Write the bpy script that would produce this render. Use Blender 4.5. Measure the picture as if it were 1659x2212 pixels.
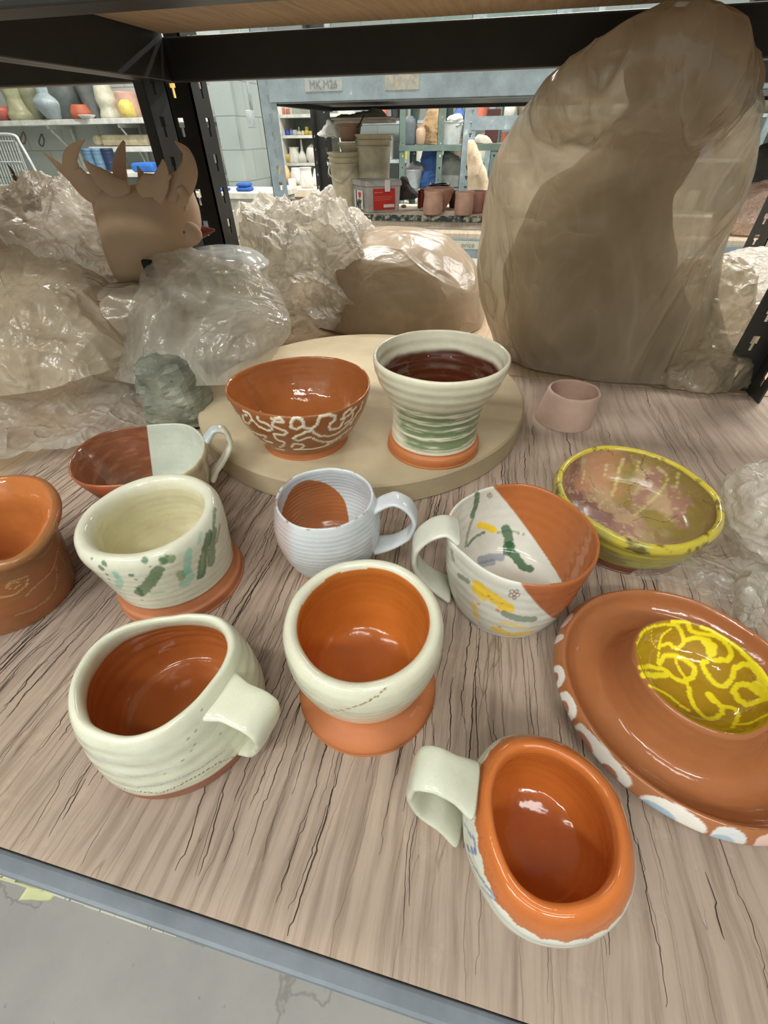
import bpy, bmesh, math, random
import numpy as np
from mathutils import Matrix, Vector
for _o in list(bpy.data.objects): bpy.data.objects.remove(_o)
SC = bpy.context.scene; COL = SC.collection
random.seed(4)
# ---------------------------------------------------------------- camera
W, H = 1659.0, 2212.0
FPX, PITCH, ROLL, YAW = 919.25, math.radians(41.607), math.radians(-0.822), math.radians(-13.311)
ZB = 0.80                     # top of the shelf board
ZC = 1.10                     # camera height
_d = np.array([math.cos(YAW), math.sin(YAW), 0.0]); _n = np.array([-_d[1], _d[0], 0.0])
def _cam2w(v): return np.array([v @ _d, v @ _n, v[2]])
_F = _cam2w(np.array([0, math.cos(PITCH), -math.sin(PITCH)]))
_R0 = _cam2w(np.array([1.0, 0, 0])); _U0 = _cam2w(np.array([0, math.sin(PITCH), math.cos(PITCH)]))
_R = math.cos(ROLL) * _R0 + math.sin(ROLL) * _U0
_U = -math.sin(ROLL) * _R0 + math.cos(ROLL) * _U0
CAMP = np.array([0, 0, ZC])
cd = bpy.data.cameras.new('camera'); cam = bpy.data.objects.new('camera', cd); COL.objects.link(cam)
cd.sensor_fit = 'HORIZONTAL'; cd.sensor_width = 36.0; cd.lens = 36.0 * FPX / W
cd.clip_start = 0.01; cd.clip_end = 60
M = Matrix.Identity(4)
for i in range(3):
    M[i][0] = _R[i]; M[i][1] = _U[i]; M[i][2] = -_F[i]; M[i][3] = CAMP[i]
cam.matrix_world = M
SC.camera = cam
def ray(u, v):
    return _F + (u - W / 2) / FPX * _R - (v - H / 2) / FPX * _U
def at_y(u, v, y):
    r = ray(u, v); return CAMP + r * (y / r[1])
def at_x(u, v, x):
    r = ray(u, v); return CAMP + r * (x / r[0])
def at_z(u, v, z):
    r = ray(u, v); return CAMP + r * ((z - ZC) / r[2])
def project(P):
    Q = np.atleast_2d(P) - CAMP
    D = Q @ _F; return np.c_[W / 2 + FPX * (Q @ _R) / D, H / 2 - FPX * (Q @ _U) / D]
# ---------------------------------------------------------------- world, lights, exposure
SC.view_settings.view_transform = 'Standard'; SC.view_settings.look = 'None'
SC.view_settings.gamma = 1.0; SC.view_settings.use_curve_mapping = False
SC.view_settings.exposure = -0.38
SC.cycles.max_bounces = 8; SC.cycles.diffuse_bounces = 4; SC.cycles.glossy_bounces = 4; SC.cycles.transparent_max_bounces = 10
wd = bpy.data.worlds.new('World'); SC.world = wd; wd.use_nodes = True
wd.node_tree.nodes['Background'].inputs[0].default_value = (0.80, 0.88, 1.0, 1)
wd.node_tree.nodes['Background'].inputs[1].default_value = 0.5
def area(name, loc, sx, sy, power, color=(1, 0.97, 0.92), rot=(0, 0, 0)):
    l = bpy.data.lights.new(name, 'AREA'); l.shape = 'RECTANGLE'; l.size = sx; l.size_y = sy
    l.energy = power; l.color = color
    o = bpy.data.objects.new(name, l); COL.objects.link(o); o.location = loc; o.rotation_euler = rot
    o['category'] = 'ceiling light'; return o
CEIL = 3.2
LIGHTS = [(-1.5, -0.55, 16), (0.5, -0.75, 13), (-1.5, -1.85, 62), (1.0, -1.85, 40), (-0.5, -2.15, 22), (-0.9, 1.65, 56), (1.2, 1.65, 50), (-2.4, 3.1, 100), (0.2, 3.3, 100), (2.4, 3.3, 80),  # unseen rows nearest the front wall are added fill reaching under the upper board
          (-2.4, 5.6, 115), (0.2, 5.6, 115), (2.8, 5.6, 95)]
# ---------------------------------------------------------------- helpers
def lin(c):
    c = np.asarray(c, float) / 255.0
    return np.where(c <= 0.04045, c / 12.92, ((c + 0.055) / 1.055) ** 2.4)
def hexc(*c): return tuple(lin(c)) + (1.0,)
def link(name, me, mat=None, parent=None, loc=None):
    o = bpy.data.objects.new(name, me); COL.objects.link(o)
    if mat is not None and not me.materials: me.materials.append(mat)
    if parent is not None: o.parent = parent
    if loc is not None: o.location = loc
    return o
def tag(o, label, cat, group=None, kind=None):
    o['label'] = label; o['category'] = cat
    if group: o['group'] = group
    if kind: o['kind'] = kind
    return o
def struct(o): o['kind'] = 'structure'; return o
def empty(name, loc=(0, 0, 0), rz=0.0):
    o = bpy.data.objects.new(name, None); COL.objects.link(o); o.location = loc
    o.rotation_euler = (0, 0, rz); o.empty_display_size = 0.02; return o
def mesh_np(name, V, Fq, mat=None, parent=None, smooth=True, col=None, rgh=None, tris=None):
    me = bpy.data.meshes.new(name)
    V = np.asarray(V, np.float32); Fq = np.asarray(Fq, np.int32)
    nq = len(Fq); nt = 0 if tris is None else len(tris)
    me.vertices.add(len(V)); me.vertices.foreach_set('co', V.ravel())
    idx = Fq.ravel(); starts = np.arange(nq) * Fq.shape[1] if nq else np.zeros(0, int)
    tot = np.full(nq, Fq.shape[1] if nq else 4)
    if nt:
        tris = np.asarray(tris, np.int32); idx = np.r_[idx, tris.ravel()]
        starts = np.r_[starts, nq * 4 + np.arange(nt) * 3]; tot = np.r_[tot, np.full(nt, 3)]
    me.loops.add(len(idx)); me.loops.foreach_set('vertex_index', idx.astype(np.int32))
    me.polygons.add(nq + nt); me.polygons.foreach_set('loop_start', starts.astype(np.int32))
    me.update(calc_edges=True); me.validate()
    me.polygons.foreach_set('use_smooth', np.full(len(me.polygons), smooth))
    if col is not None:
        a = me.color_attributes.new('Col', 'FLOAT_COLOR', 'POINT')
        c = np.ones((len(V), 4), np.float32); c[:, :3] = col; a.data.foreach_set('color', c.ravel())
    if rgh is not None:
        a = me.attributes.new('Rgh', 'FLOAT', 'POINT'); a.data.foreach_set('value', np.asarray(rgh, np.float32))
    return link(name, me, mat, parent)
def grid_faces(m, n, wrap=True):
    # m rows, n columns (columns wrap)
    i = np.arange(m - 1)[:, None]; j = np.arange(n if wrap else n - 1)[None, :]
    a = i * n + j; b = i * n + (j + 1) % n; c = (i + 1) * n + (j + 1) % n; d = (i + 1) * n + j
    return np.stack([a, b, c, d], -1).reshape(-1, 4)
def spline(P, n, closed=False):
    P = np.asarray(P, float)
    if closed: Q = np.vstack([P[-1:], P, P[:2]])
    else: Q = np.vstack([2 * P[0] - P[1], P, 2 * P[-1] - P[-2]])
    k = len(Q) - 3; t = np.linspace(0, k, n, endpoint=not closed); i = np.minimum(t.astype(int), k - 1); f = (t - i)[:, None]
    a, b, c, d = Q[i], Q[i + 1], Q[i + 2], Q[i + 3]
    # centripetal-like tension keeps thin profiles from overshooting
    m1 = 0.42 * (c - a); m2 = 0.42 * (d - b)
    f2 = f * f; f3 = f2 * f
    return (2 * f3 - 3 * f2 + 1) * b + (f3 - 2 * f2 + f) * m1 + (-2 * f3 + 3 * f2) * c + (f3 - f2) * m2
def resample(P, n):
    P = np.asarray(P, float); s = np.r_[0, np.cumsum(np.linalg.norm(np.diff(P, axis=0), axis=1))]
    t = np.linspace(0, s[-1], n); return np.stack([np.interp(t, s, P[:, k]) for k in range(P.shape[1])], 1)
def box_bm(bm, lo, hi, mat=None):
    vs = [bm.verts.new((x, y, z)) for x in (lo[0], hi[0]) for y in (lo[1], hi[1]) for z in (lo[2], hi[2])]
    for f in ((0, 1, 3, 2), (4, 6, 7, 5), (0, 4, 5, 1), (2, 3, 7, 6), (0, 2, 6, 4), (1, 5, 7, 3)):
        bm.faces.new([vs[k] for k in f])
    if mat is not None: bmesh.ops.transform(bm, matrix=mat, verts=vs)
    return vs
def bm_obj(name, bm, mat, parent=None, bevel=0.0, smooth=False, loc=None):
    me = bpy.data.meshes.new(name); bmesh.ops.recalc_face_normals(bm, faces=bm.faces); bm.to_mesh(me); bm.free()
    o = link(name, me, mat, parent, loc)
    if smooth: me.polygons.foreach_set('use_smooth', [True] * len(me.polygons))
    if bevel:
        b = o.modifiers.new('bevel', 'BEVEL'); b.width = bevel; b.segments = 2; b.limit_method = 'ANGLE'
    return o
def box(name, lo, hi, mat, parent=None, bevel=0.002):
    bm = bmesh.new(); box_bm(bm, [min(a, b) for a, b in zip(lo, hi)], [max(a, b) for a, b in zip(lo, hi)]); return bm_obj(name, bm, mat, parent, bevel)
def boxes(name, lst, mat, parent=None, bevel=0.001):
    bm = bmesh.new()
    for lo, hi in lst: box_bm(bm, [min(a, b) for a, b in zip(lo, hi)], [max(a, b) for a, b in zip(lo, hi)])
    return bm_obj(name, bm, mat, parent, bevel)
def tube(name, pts, r, mat, parent=None, n=12, closed=False, flat=None, up=(0, 0, 1), samples=None):
    P = spline(pts, samples or max(8, 6 * len(pts)), closed); m = len(P)
    T = np.roll(P, -1, 0) - np.roll(P, 1, 0) if closed else np.gradient(P, axis=0)
    T /= np.linalg.norm(T, axis=1)[:, None] + 1e-12
    up = np.asarray(up, float); A = np.cross(T, up); ln = np.linalg.norm(A, axis=1)
    A[ln < 1e-4] = (1, 0, 0); A /= np.linalg.norm(A, axis=1)[:, None]; B = np.cross(A, T)
    rr = np.asarray(r, float); rr = np.interp(np.linspace(0, 1, m), np.linspace(0, 1, rr.size), rr.ravel()) if rr.size > 1 else np.full(m, float(rr))
    fl = 1.0 if flat is None else flat
    a = np.linspace(0, 2 * np.pi, n, endpoint=False)
    V = P[:, None] + rr[:, None, None] * (np.cos(a)[None, :, None] * A[:, None] + fl * np.sin(a)[None, :, None] * B[:, None])
    V = V.reshape(-1, 3)
    F = grid_faces(m + (1 if closed else 0), n)
    if closed: F = F % (m * n)
    tr = None
    if not closed:
        V = np.vstack([V, P[:1], P[-1:]]); k = m * n; j = np.arange(n)
        tr = np.vstack([np.c_[np.full(n, k), (j + 1) % n, j], np.c_[np.full(n, k + 1), (m - 1) * n + j, (m - 1) * n + (j + 1) % n]])
    return mesh_np(name, V, F, mat, parent, tris=tr)
def lathe(name, prof, mat, parent=None, n=40, loc=(0, 0, 0), samples=None, tilt=None, sharp=False):
    P = np.asarray(prof, float)
    P = resample(P if sharp else spline(P, 12 * len(P)), samples or 5 * len(P)) if not sharp else P
    a = np.linspace(0, 2 * np.pi, n, endpoint=False)
    V = np.stack([P[:, 0][:, None] * np.cos(a), P[:, 0][:, None] * np.sin(a), np.repeat(P[:, 1][:, None], n, 1)], -1).reshape(-1, 3)
    if tilt: V = V @ np.array(Matrix.Rotation(tilt[0], 3, tilt[1])).T
    V = V + np.asarray(loc)
    o = mesh_np(name, V, grid_faces(len(P), n), mat, parent, smooth=True)
    if sharp:
        bpy.context.view_layer.update()
        me = o.data
        me.set_sharp_from_angle(angle=math.radians(35))
    return o
# --- numpy noise
def _hash(ix, iy, iz, s):
    h = (ix * 374761393 + iy * 668265263 + iz * 2147483647 + s * 974711) & 0xFFFFFFFF
    h = ((h ^ (h >> 13)) * 1274126177) & 0xFFFFFFFF
    h = (h ^ (h >> 16)) & 0xFFFFFFFF
    return h.astype(np.float64) / 4294967295.0
def vnoise(P, freq=1.0, seed=0):
    P = np.atleast_2d(P) * freq + 131.7; I = np.floor(P).astype(np.int64); f = P - I; f = f * f * (3 - 2 * f)
    r = 0
    for dx in (0, 1):
        for dy in (0, 1):
            for dz in (0, 1):
                w = (f[:, 0] if dx else 1 - f[:, 0]) * (f[:, 1] if dy else 1 - f[:, 1]) * (f[:, 2] if dz else 1 - f[:, 2])
                r = r + w * _hash(I[:, 0] + dx, I[:, 1] + dy, I[:, 2] + dz, seed)
    return r
def fbm(P, freq=1.0, seed=0, oct=4):
    s = 0; a = 0.5
    for k in range(oct): s = s + a * vnoise(P, freq * 2 ** k, seed + k); a *= 0.5
    return s / (1 - 0.5 ** oct)
def voro(P, pts, scale=(1, 1, 1)):
    """distance to nearest / second-nearest of scattered points"""
    sc = np.asarray(scale, float); P = P * sc; Q = pts * sc
    d1 = np.empty(len(P)); d2 = np.empty(len(P)); ii = np.empty(len(P), int)
    for k in range(0, len(P), 8192):
        D = ((P[k:k + 8192, None] - Q[None]) ** 2).sum(-1); p = np.partition(D, 1, axis=1)
        d1[k:k + 8192] = np.sqrt(p[:, 0]); d2[k:k + 8192] = np.sqrt(p[:, 1]); ii[k:k + 8192] = D.argmin(1)
    return d1, d2, ii
def normals_of(V, F):
    a = V[F[:, 2]] - V[F[:, 0]]; b = V[F[:, 3]] - V[F[:, 1]]; n = np.cross(a, b); N = np.zeros_like(V)
    for k in range(4): np.add.at(N, F[:, k], n)
    return N / (np.linalg.norm(N, axis=1)[:, None] + 1e-12)
# ---------------------------------------------------------------- materials
MATS = {}
def new_mat(name):
    m = bpy.data.materials.new(name); m.use_nodes = True; nt = m.node_tree
    return m, nt, nt.nodes, nt.links, nt.nodes['Principled BSDF']
def noise_node(nt, scale, detail=4, rough=0.5, vec=None, dist=0.0):
    n = nt.nodes.new('ShaderNodeTexNoise'); n.inputs['Scale'].default_value = scale; n.inputs['Detail'].default_value = detail
    n.inputs['Roughness'].default_value = rough; n.inputs['Distortion'].default_value = dist
    if vec is not None: nt.links.new(vec, n.inputs['Vector'])
    return n
def ramp(nt, fac, stops):
    r = nt.nodes.new('ShaderNodeValToRGB'); e = r.color_ramp.elements
    while len(e) < len(stops): e.new(0.5)
    for k, (p, c) in enumerate(stops): e[k].position = p; e[k].color = c if len(c) == 4 else tuple(c) + (1,)
    nt.links.new(fac, r.inputs[0]); return r
def objco(nt, scale=(1, 1, 1), rot=(0, 0, 0)):
    t = nt.nodes.new('ShaderNodeTexCoord'); m = nt.nodes.new('ShaderNodeMapping'); nt.links.new(t.outputs['Object'], m.inputs[0])
    m.inputs['Scale'].default_value = scale; m.inputs['Rotation'].default_value = rot; return m.outputs[0]
def bump(nt, h, strength, dist, b):
    n = nt.nodes.new('ShaderNodeBump'); n.inputs['Strength'].default_value = strength; n.inputs['Distance'].default_value = dist
    nt.links.new(h, n.inputs['Height']); nt.links.new(n.outputs[0], b.inputs['Normal']); return n
def mat_simple(name, c1, c2=None, scale=8, rough=0.6, metal=0, bmp=0.0, bscale=60, spec=0.5, alpha=None):
    if name in MATS: return MATS[name]
    m, nt, N, L, b = new_mat(name)
    b.inputs['Roughness'].default_value = rough; b.inputs['Metallic'].default_value = metal; b.inputs['Specular IOR Level'].default_value = spec
    v = objco(nt); n = noise_node(nt, scale, 5, 0.6, v)
    c2 = c2 or tuple(max(0, x * 0.82) for x in c1)
    r = ramp(nt, n.outputs[0], [(0.32, hexc(*c1)), (0.68, hexc(*c2))]); L.new(r.outputs[0], b.inputs['Base Color'])
    if bmp:
        n2 = noise_node(nt, bscale, 4, 0.6, v); bump(nt, n2.outputs[0], bmp, 0.002, b)
    MATS[name] = m; return m
def mat_glaze():
    """ceramic surface: colours come from what was painted on the clay, with grog speckle and throwing bumps"""
    m, nt, N, L, b = new_mat('glazed_clay')
    a = N.new('ShaderNodeAttribute'); a.attribute_name = 'Col'; r = N.new('ShaderNodeAttribute'); r.attribute_name = 'Rgh'
    v = objco(nt)
    n = noise_node(nt, 1300, 2, 0.6, v); s = ramp(nt, n.outputs[0], [(0.28, (0.90, 0.90, 0.90)), (0.44, (1, 1, 1)), (0.70, (1.0, 1.0, 1.0)), (0.78, (1.10, 1.10, 1.08))])
    n3 = noise_node(nt, 55, 4, 0.6, v); s3 = ramp(nt, n3.outputs[0], [(0.3, (0.94, 0.94, 0.94)), (0.7, (1.04, 1.04, 1.04))])
    mx = N.new('ShaderNodeMix'); mx.data_type = 'RGBA'; mx.blend_type = 'MULTIPLY'; mx.inputs[0].default_value = 1
    L.new(a.outputs['Color'], mx.inputs[6]); L.new(s.outputs[0], mx.inputs[7])
    m2 = N.new('ShaderNodeMix'); m2.data_type = 'RGBA'; m2.blend_type = 'MULTIPLY'; m2.inputs[0].default_value = 1
    L.new(mx.outputs[2], m2.inputs[6]); L.new(s3.outputs[0], m2.inputs[7]); L.new(m2.outputs[2], b.inputs['Base Color'])
    L.new(r.outputs['Fac'], b.inputs['Roughness']); b.inputs['IOR'].default_value = 1.5
    n2 = noise_node(nt, 70, 3, 0.55, v); bump(nt, n2.outputs[0], 0.25, 0.0018, b)
    return m
GLAZE = mat_glaze()
def mat_plastic(name, tint=(214, 203, 184), clear=0.30, rough=0.28, wr=9, bstr=0.8, haze=0.35, an=(1, 1, 1)):
    """thin polythene: partly see-through film with milky scatter, soft folds and fine whitened creases"""
    m, nt, N, L, b = new_mat(name); out = N['Material Output']; v = objco(nt, an)
    def crease(scale, width, dist):
        n = noise_node(nt, scale, 2.0, 0.5, v, dist); a = N.new('ShaderNodeMath'); a.operation = 'SUBTRACT'; L.new(n.outputs[0], a.inputs[0]); a.inputs[1].default_value = 0.5
        c = N.new('ShaderNodeMath'); c.operation = 'ABSOLUTE'; L.new(a.outputs[0], c.inputs[0])
        return ramp(nt, c.outputs[0], [(0.0, (1, 1, 1)), (width * .35, (.4, .4, .4)), (width, (0, 0, 0))]).outputs[0]
    c1 = crease(wr, .10, 1.6); c2 = crease(wr * 2.6, .12, 1.2)
    soft = noise_node(nt, wr * 3.2, 4, .6, v, .8)
    mk = noise_node(nt, wr * .7, 2, .5, v); mr = ramp(nt, mk.outputs[0], [(.42, (0, 0, 0)), (.62, (1, 1, 1))])
    f1 = N.new('ShaderNodeMath'); f1.operation = 'MULTIPLY'; L.new(c2, f1.inputs[0]); L.new(mr.outputs[0], f1.inputs[1])
    s1 = N.new('ShaderNodeMath'); s1.operation = 'MULTIPLY_ADD'; L.new(f1.outputs[0], s1.inputs[0]); s1.inputs[1].default_value = .6; L.new(c1, s1.inputs[2])
    s2 = N.new('ShaderNodeMath'); s2.operation = 'MULTIPLY_ADD'; L.new(soft.outputs[0], s2.inputs[0]); s2.inputs[1].default_value = 1.5; L.new(s1.outputs[0], s2.inputs[2])
    bn = N.new('ShaderNodeBump'); bn.inputs['Strength'].default_value = bstr; bn.inputs['Distance'].default_value = 0.0032; L.new(s2.outputs[0], bn.inputs['Height'])
    b.inputs['Base Color'].default_value = hexc(*tint); b.inputs['Roughness'].default_value = rough; b.inputs['Specular IOR Level'].default_value = 1.0
    L.new(bn.outputs[0], b.inputs['Normal'])
    tl = N.new('ShaderNodeBsdfTranslucent'); tl.inputs[0].default_value = hexc(*tint); L.new(bn.outputs[0], tl.inputs['Normal'])
    mx = N.new('ShaderNodeMixShader'); mx.inputs[0].default_value = haze; L.new(b.outputs[0], mx.inputs[1]); L.new(tl.outputs[0], mx.inputs[2])
    tr = N.new('ShaderNodeBsdfTransparent'); tr.inputs[0].default_value = (0.96, 0.95, 0.92, 1)
    n4 = noise_node(nt, wr, 4, 0.6, v, .6); cr = ramp(nt, n4.outputs[0], [(0.35, (max(0, clear - .22),) * 3), (0.65, (min(1, clear + .22),) * 3)])
    sb = N.new('ShaderNodeMath'); sb.operation = 'MULTIPLY_ADD'; L.new(s1.outputs[0], sb.inputs[0]); sb.inputs[1].default_value = -0.22; L.new(cr.outputs[0], sb.inputs[2]); sb.use_clamp = True
    m3 = N.new('ShaderNodeMixShader'); L.new(sb.outputs[0], m3.inputs[0]); L.new(mx.outputs[0], m3.inputs[1]); L.new(tr.outputs[0], m3.inputs[2])
    L.new(m3.outputs[0], out.inputs['Surface'])
    return m
BAG = mat_plastic('beige_polythene', (212, 200, 178), 0.38, 0.20, 6)
BAGT = mat_plastic('tall_bag_polythene', (208, 195, 172), 0.24, 0.15, 6, .75, .35, (1, 1, .35))
BAGW = mat_plastic('white_polythene', (226, 220, 208), 0.38, 0.22, 12, .9)
BAGC = mat_plastic('clear_polythene', (214, 209, 198), 0.60, 0.16, 8)
BAGB = mat_plastic('brown_polythene', (200, 180, 154), 0.14, 0.26, 4, 0.5)
def mat_wood(name, light=(186, 168, 150), dark=(150, 130, 112), crack=True, rot=0.0, sc=1.0):
    m, nt, N, L, b = new_mat(name); b.inputs['Roughness'].default_value = 0.75; b.inputs['Specular IOR Level'].default_value = 0.25
    v = objco(nt, (1, 1, 1), (0, 0, rot))
    def warp(src, scale, amt):
        w = noise_node(nt, scale, 3, 0.5, v); c = N.new('ShaderNodeVectorMath'); c.operation = 'SUBTRACT'; L.new(w.outputs['Color'], c.inputs[0]); c.inputs[1].default_value = (.5, .5, .5)
        s = N.new('ShaderNodeVectorMath'); s.operation = 'MULTIPLY_ADD'; L.new(c.outputs[0], s.inputs[0]); s.inputs[1].default_value = (amt, 0, 0); L.new(src, s.inputs[2]); return s.outputs[0]
    def stretch(src, x, y, off=0):
        mp = N.new('ShaderNodeMapping'); mp.inputs['Scale'].default_value = (x, y, 5); mp.inputs['Location'].default_value = (off, off, 0); L.new(src, mp.inputs[0]); return mp.outputs[0]
    def mul(a, c, f=1.0):
        mx = N.new('ShaderNodeMix'); mx.data_type = 'RGBA'; mx.blend_type = 'MULTIPLY'; mx.inputs[0].default_value = f; L.new(a, mx.inputs[6]); L.new(c, mx.inputs[7]); return mx.outputs[2]
    sx = warp(v, 4.0 * sc, .05)
    g = noise_node(nt, 1.0, 6, 0.66, stretch(sx, 130 * sc, 6 * sc))
    base = ramp(nt, g.outputs[0], [(0.28, hexc(*dark)), (0.52, hexc(*light)), (0.75, hexc(*[min(255, x * 1.07) for x in light]))])
    big = noise_node(nt, 5, 6, 0.65, v); bg = ramp(nt, big.outputs[0], [(0.3, (0.80, 0.82, 0.85)), (0.7, (1.06, 1.04, 1.02))])
    last = mul(base.outputs[0], bg.outputs[0]); hgt = g.outputs[0]
    if crack:
        sp = N.new('ShaderNodeSeparateXYZ'); L.new(v, sp.inputs[0]); fx = N.new('ShaderNodeMapRange'); L.new(sp.outputs[0], fx.inputs[0])
        fx.inputs[1].default_value = 0.02; fx.inputs[2].default_value = 0.20; fx.inputs[3].default_value = 1.0; fx.inputs[4].default_value = 0.12
        fy = N.new('ShaderNodeMapRange'); L.new(sp.outputs[1], fy.inputs[0]); fy.inputs[1].default_value = 0.35; fy.inputs[2].default_value = 0.60; fy.inputs[3].default_value = 1.0; fy.inputs[4].default_value = 0.25
        f2 = N.new('ShaderNodeMath'); f2.operation = 'MULTIPLY'; L.new(fx.outputs[0], f2.inputs[0]); L.new(fy.outputs[0], f2.inputs[1])
        cs = []
        for (xs, ys, wd, off) in ((30, 1.1, .030, 3.1), (44, 1.7, .022, 7.7)):
            s2 = warp(warp(v, 9.0, .020), 70, .0035)
            c = noise_node(nt, 1.0, 0.6, 0.4, stretch(s2, xs, ys, off))
            ab = N.new('ShaderNodeMath'); ab.operation = 'SUBTRACT'
            m5 = N.new('ShaderNodeMath'); m5.operation = 'MULTIPLY'; L.new(c.outputs[0], m5.inputs[0]); m5.inputs[1].default_value = 5.0; fr = N.new('ShaderNodeMath'); fr.operation = 'FRACT'; L.new(m5.outputs[0], fr.inputs[0]); L.new(fr.outputs[0], ab.inputs[0]); ab.inputs[1].default_value = 0.5
            a2 = N.new('ShaderNodeMath'); a2.operation = 'ABSOLUTE'; L.new(ab.outputs[0], a2.inputs[0])
            msk = noise_node(nt, 1.0, 2, 0.6, stretch(v, 30, 8, off * 2)); mr = ramp(nt, msk.outputs[0], [(0.36, (wd * .12,) * 3), (0.60, (wd,) * 3)])
            ml = N.new('ShaderNodeMath'); ml.operation = 'MULTIPLY'; L.new(mr.outputs[0], ml.inputs[0]); L.new(f2.outputs[0], ml.inputs[1])
            dv = N.new('ShaderNodeMath'); dv.operation = 'DIVIDE'; L.new(a2.outputs[0], dv.inputs[0]); L.new(ml.outputs[0], dv.inputs[1])
            cr = ramp(nt, dv.outputs[0], [(0.2, (0.74, 0.71, 0.68)), (1.0, (1, 1, 1))]); cs.append(cr.outputs[0])
        both = mul(cs[0], cs[1]); last = mul(last, both)
        # pale scuffs
        sc_ = noise_node(nt, 26, 6, .75, v); sr = ramp(nt, sc_.outputs[0], [(.60, (1, 1, 1)), (.72, (1.18, 1.17, 1.15))]); last = mul(last, sr.outputs[0])
        ad = N.new('ShaderNodeMath'); ad.operation = 'MULTIPLY_ADD'; L.new(both, ad.inputs[0]); ad.inputs[1].default_value = 1.2; L.new(g.outputs[0], ad.inputs[2]); hgt = ad.outputs[0]
    L.new(last, b.inputs['Base Color']); bump(nt, hgt, 0.5, 0.0015, b)
    return m
WOOD = mat_wood('weathered_plywood', (178, 160, 144), (134, 117, 102))
WOOD2 = mat_wood('shelf_plywood', (190, 166, 138), (164, 140, 114), False)
PALEWOOD = mat_wood('pale_plywood', (224, 208, 184), (200, 178, 150), False)
def mat_paint_metal(name, c, chip=(196, 198, 190), amount=0.66, rough=0.42):
    m, nt, N, L, b = new_mat(name); b.inputs['Roughness'].default_value = rough; v = objco(nt)
    n = noise_node(nt, 14, 6, 0.7, v); r = ramp(nt, n.outputs[0], [(0.3, hexc(*c)), (amount, hexc(*[min(255, x * 1.22 + 4) for x in c])), (amount + 0.02, hexc(*chip))])
    L.new(r.outputs[0], b.inputs['Base Color']); n2 = noise_node(nt, 90, 3, 0.5, v); bump(nt, n2.outputs[0], 0.2, 0.001, b); return m
BLACKM = mat_paint_metal('black_rack_paint', (34, 33, 31), (92, 88, 82), 0.73)
DARKM = mat_paint_metal('charcoal_rack_paint', (52, 53, 52), (110, 108, 100), 0.72)
GREYM = mat_paint_metal('blue_grey_rack_paint', (132, 146, 152), (218, 220, 212), 0.66)
GREENM = mat_paint_metal('grey_green_rack_paint', (84, 100, 93), (150, 158, 150), 0.71)
EDGEM = mat_paint_metal('slate_rack_paint', (96, 104, 112), (176, 178, 168), 0.70)
# ---------------------------------------------------------------- room shell
def mat_concrete():
    m, nt, N, L, b = new_mat('concrete_floor'); b.inputs['Roughness'].default_value = 0.55; v = objco(nt)
    n = noise_node(nt, 2.2, 8, 0.65, v); r = ramp(nt, n.outputs[0], [(0.3, hexc(150, 150, 148)), (0.7, hexc(178, 177, 172))])
    s = noise_node(nt, 45, 3, 0.6, v); sr = ramp(nt, s.outputs[0], [(0.25, (0.72, 0.7, 0.68)), (0.33, (1, 1, 1)), (0.72, (1, 1, 1)), (0.78, (1.12, 1.12, 1.1))])
    vo = N.new('ShaderNodeTexNoise'); vo.inputs['Scale'].default_value = 1.6; vo.inputs['Detail'].default_value = 7; L.new(v, vo.inputs['Vector'])
    ab = N.new('ShaderNodeMath'); ab.operation = 'SUBTRACT'; L.new(vo.outputs[0], ab.inputs[0]); ab.inputs[1].default_value = 0.5
    a2 = N.new('ShaderNodeMath'); a2.operation = 'ABSOLUTE'; L.new(ab.outputs[0], a2.inputs[0])
    cr = ramp(nt, a2.outputs[0], [(0.0, (0.62, 0.6, 0.58)), (0.0035, (1, 1, 1))])
    m1 = N.new('ShaderNodeMix'); m1.data_type = 'RGBA'; m1.blend_type = 'MULTIPLY'; m1.inputs[0].default_value = 1; L.new(r.outputs[0], m1.inputs[6]); L.new(sr.outputs[0], m1.inputs[7])
    m2 = N.new('ShaderNodeMix'); m2.data_type = 'RGBA'; m2.blend_type = 'MULTIPLY'; m2.inputs[0].default_value = 0.8; L.new(m1.outputs[2], m2.inputs[6]); L.new(cr.outputs[0], m2.inputs[7])
    L.new(m2.outputs[2], b.inputs['Base Color']); bump(nt, n.outputs[0], 0.15, 0.01, b); return m
def mat_blocks(c=(150, 160, 156)):
    m, nt, N, L, b = new_mat('painted_block_wall'); b.inputs['Roughness'].default_value = 0.6
    t = N.new('ShaderNodeTexCoord'); sp = N.new('ShaderNodeSeparateXYZ'); L.new(t.outputs['Object'], sp.inputs[0])
    ad = N.new('ShaderNodeMath'); ad.operation = 'ADD'; L.new(sp.outputs[0], ad.inputs[0]); L.new(sp.outputs[1], ad.inputs[1])
    cb = N.new('ShaderNodeCombineXYZ'); L.new(ad.outputs[0], cb.inputs[0]); L.new(sp.outputs[2], cb.inputs[1])
    br = N.new('ShaderNodeTexBrick'); L.new(cb.outputs[0], br.inputs['Vector']); br.inputs['Scale'].default_value = 1.0
    br.inputs['Brick Width'].default_value = 0.406; br.inputs['Row Height'].default_value = 0.203; br.inputs['Mortar Size'].default_value = 0.004; br.inputs['Mortar Smooth'].default_value = 0.3
    br.inputs['Color1'].default_value = hexc(*c); br.inputs['Color2'].default_value = hexc(*[x * 0.97 for x in c]); br.inputs['Mortar'].default_value = hexc(*[x * 0.78 for x in c])
    L.new(br.outputs['Color'], b.inputs['Base Color']); n = noise_node(nt, 60, 4, 0.6, t.outputs['Object'])
    mm = N.new('ShaderNodeMath'); mm.operation = 'MULTIPLY_ADD'; L.new(br.outputs['Fac'], mm.inputs[0]); mm.inputs[1].default_value = -3.0; L.new(n.outputs[0], mm.inputs[2])
    bump(nt, mm.outputs[0], 0.3, 0.004, b); return m
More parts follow.
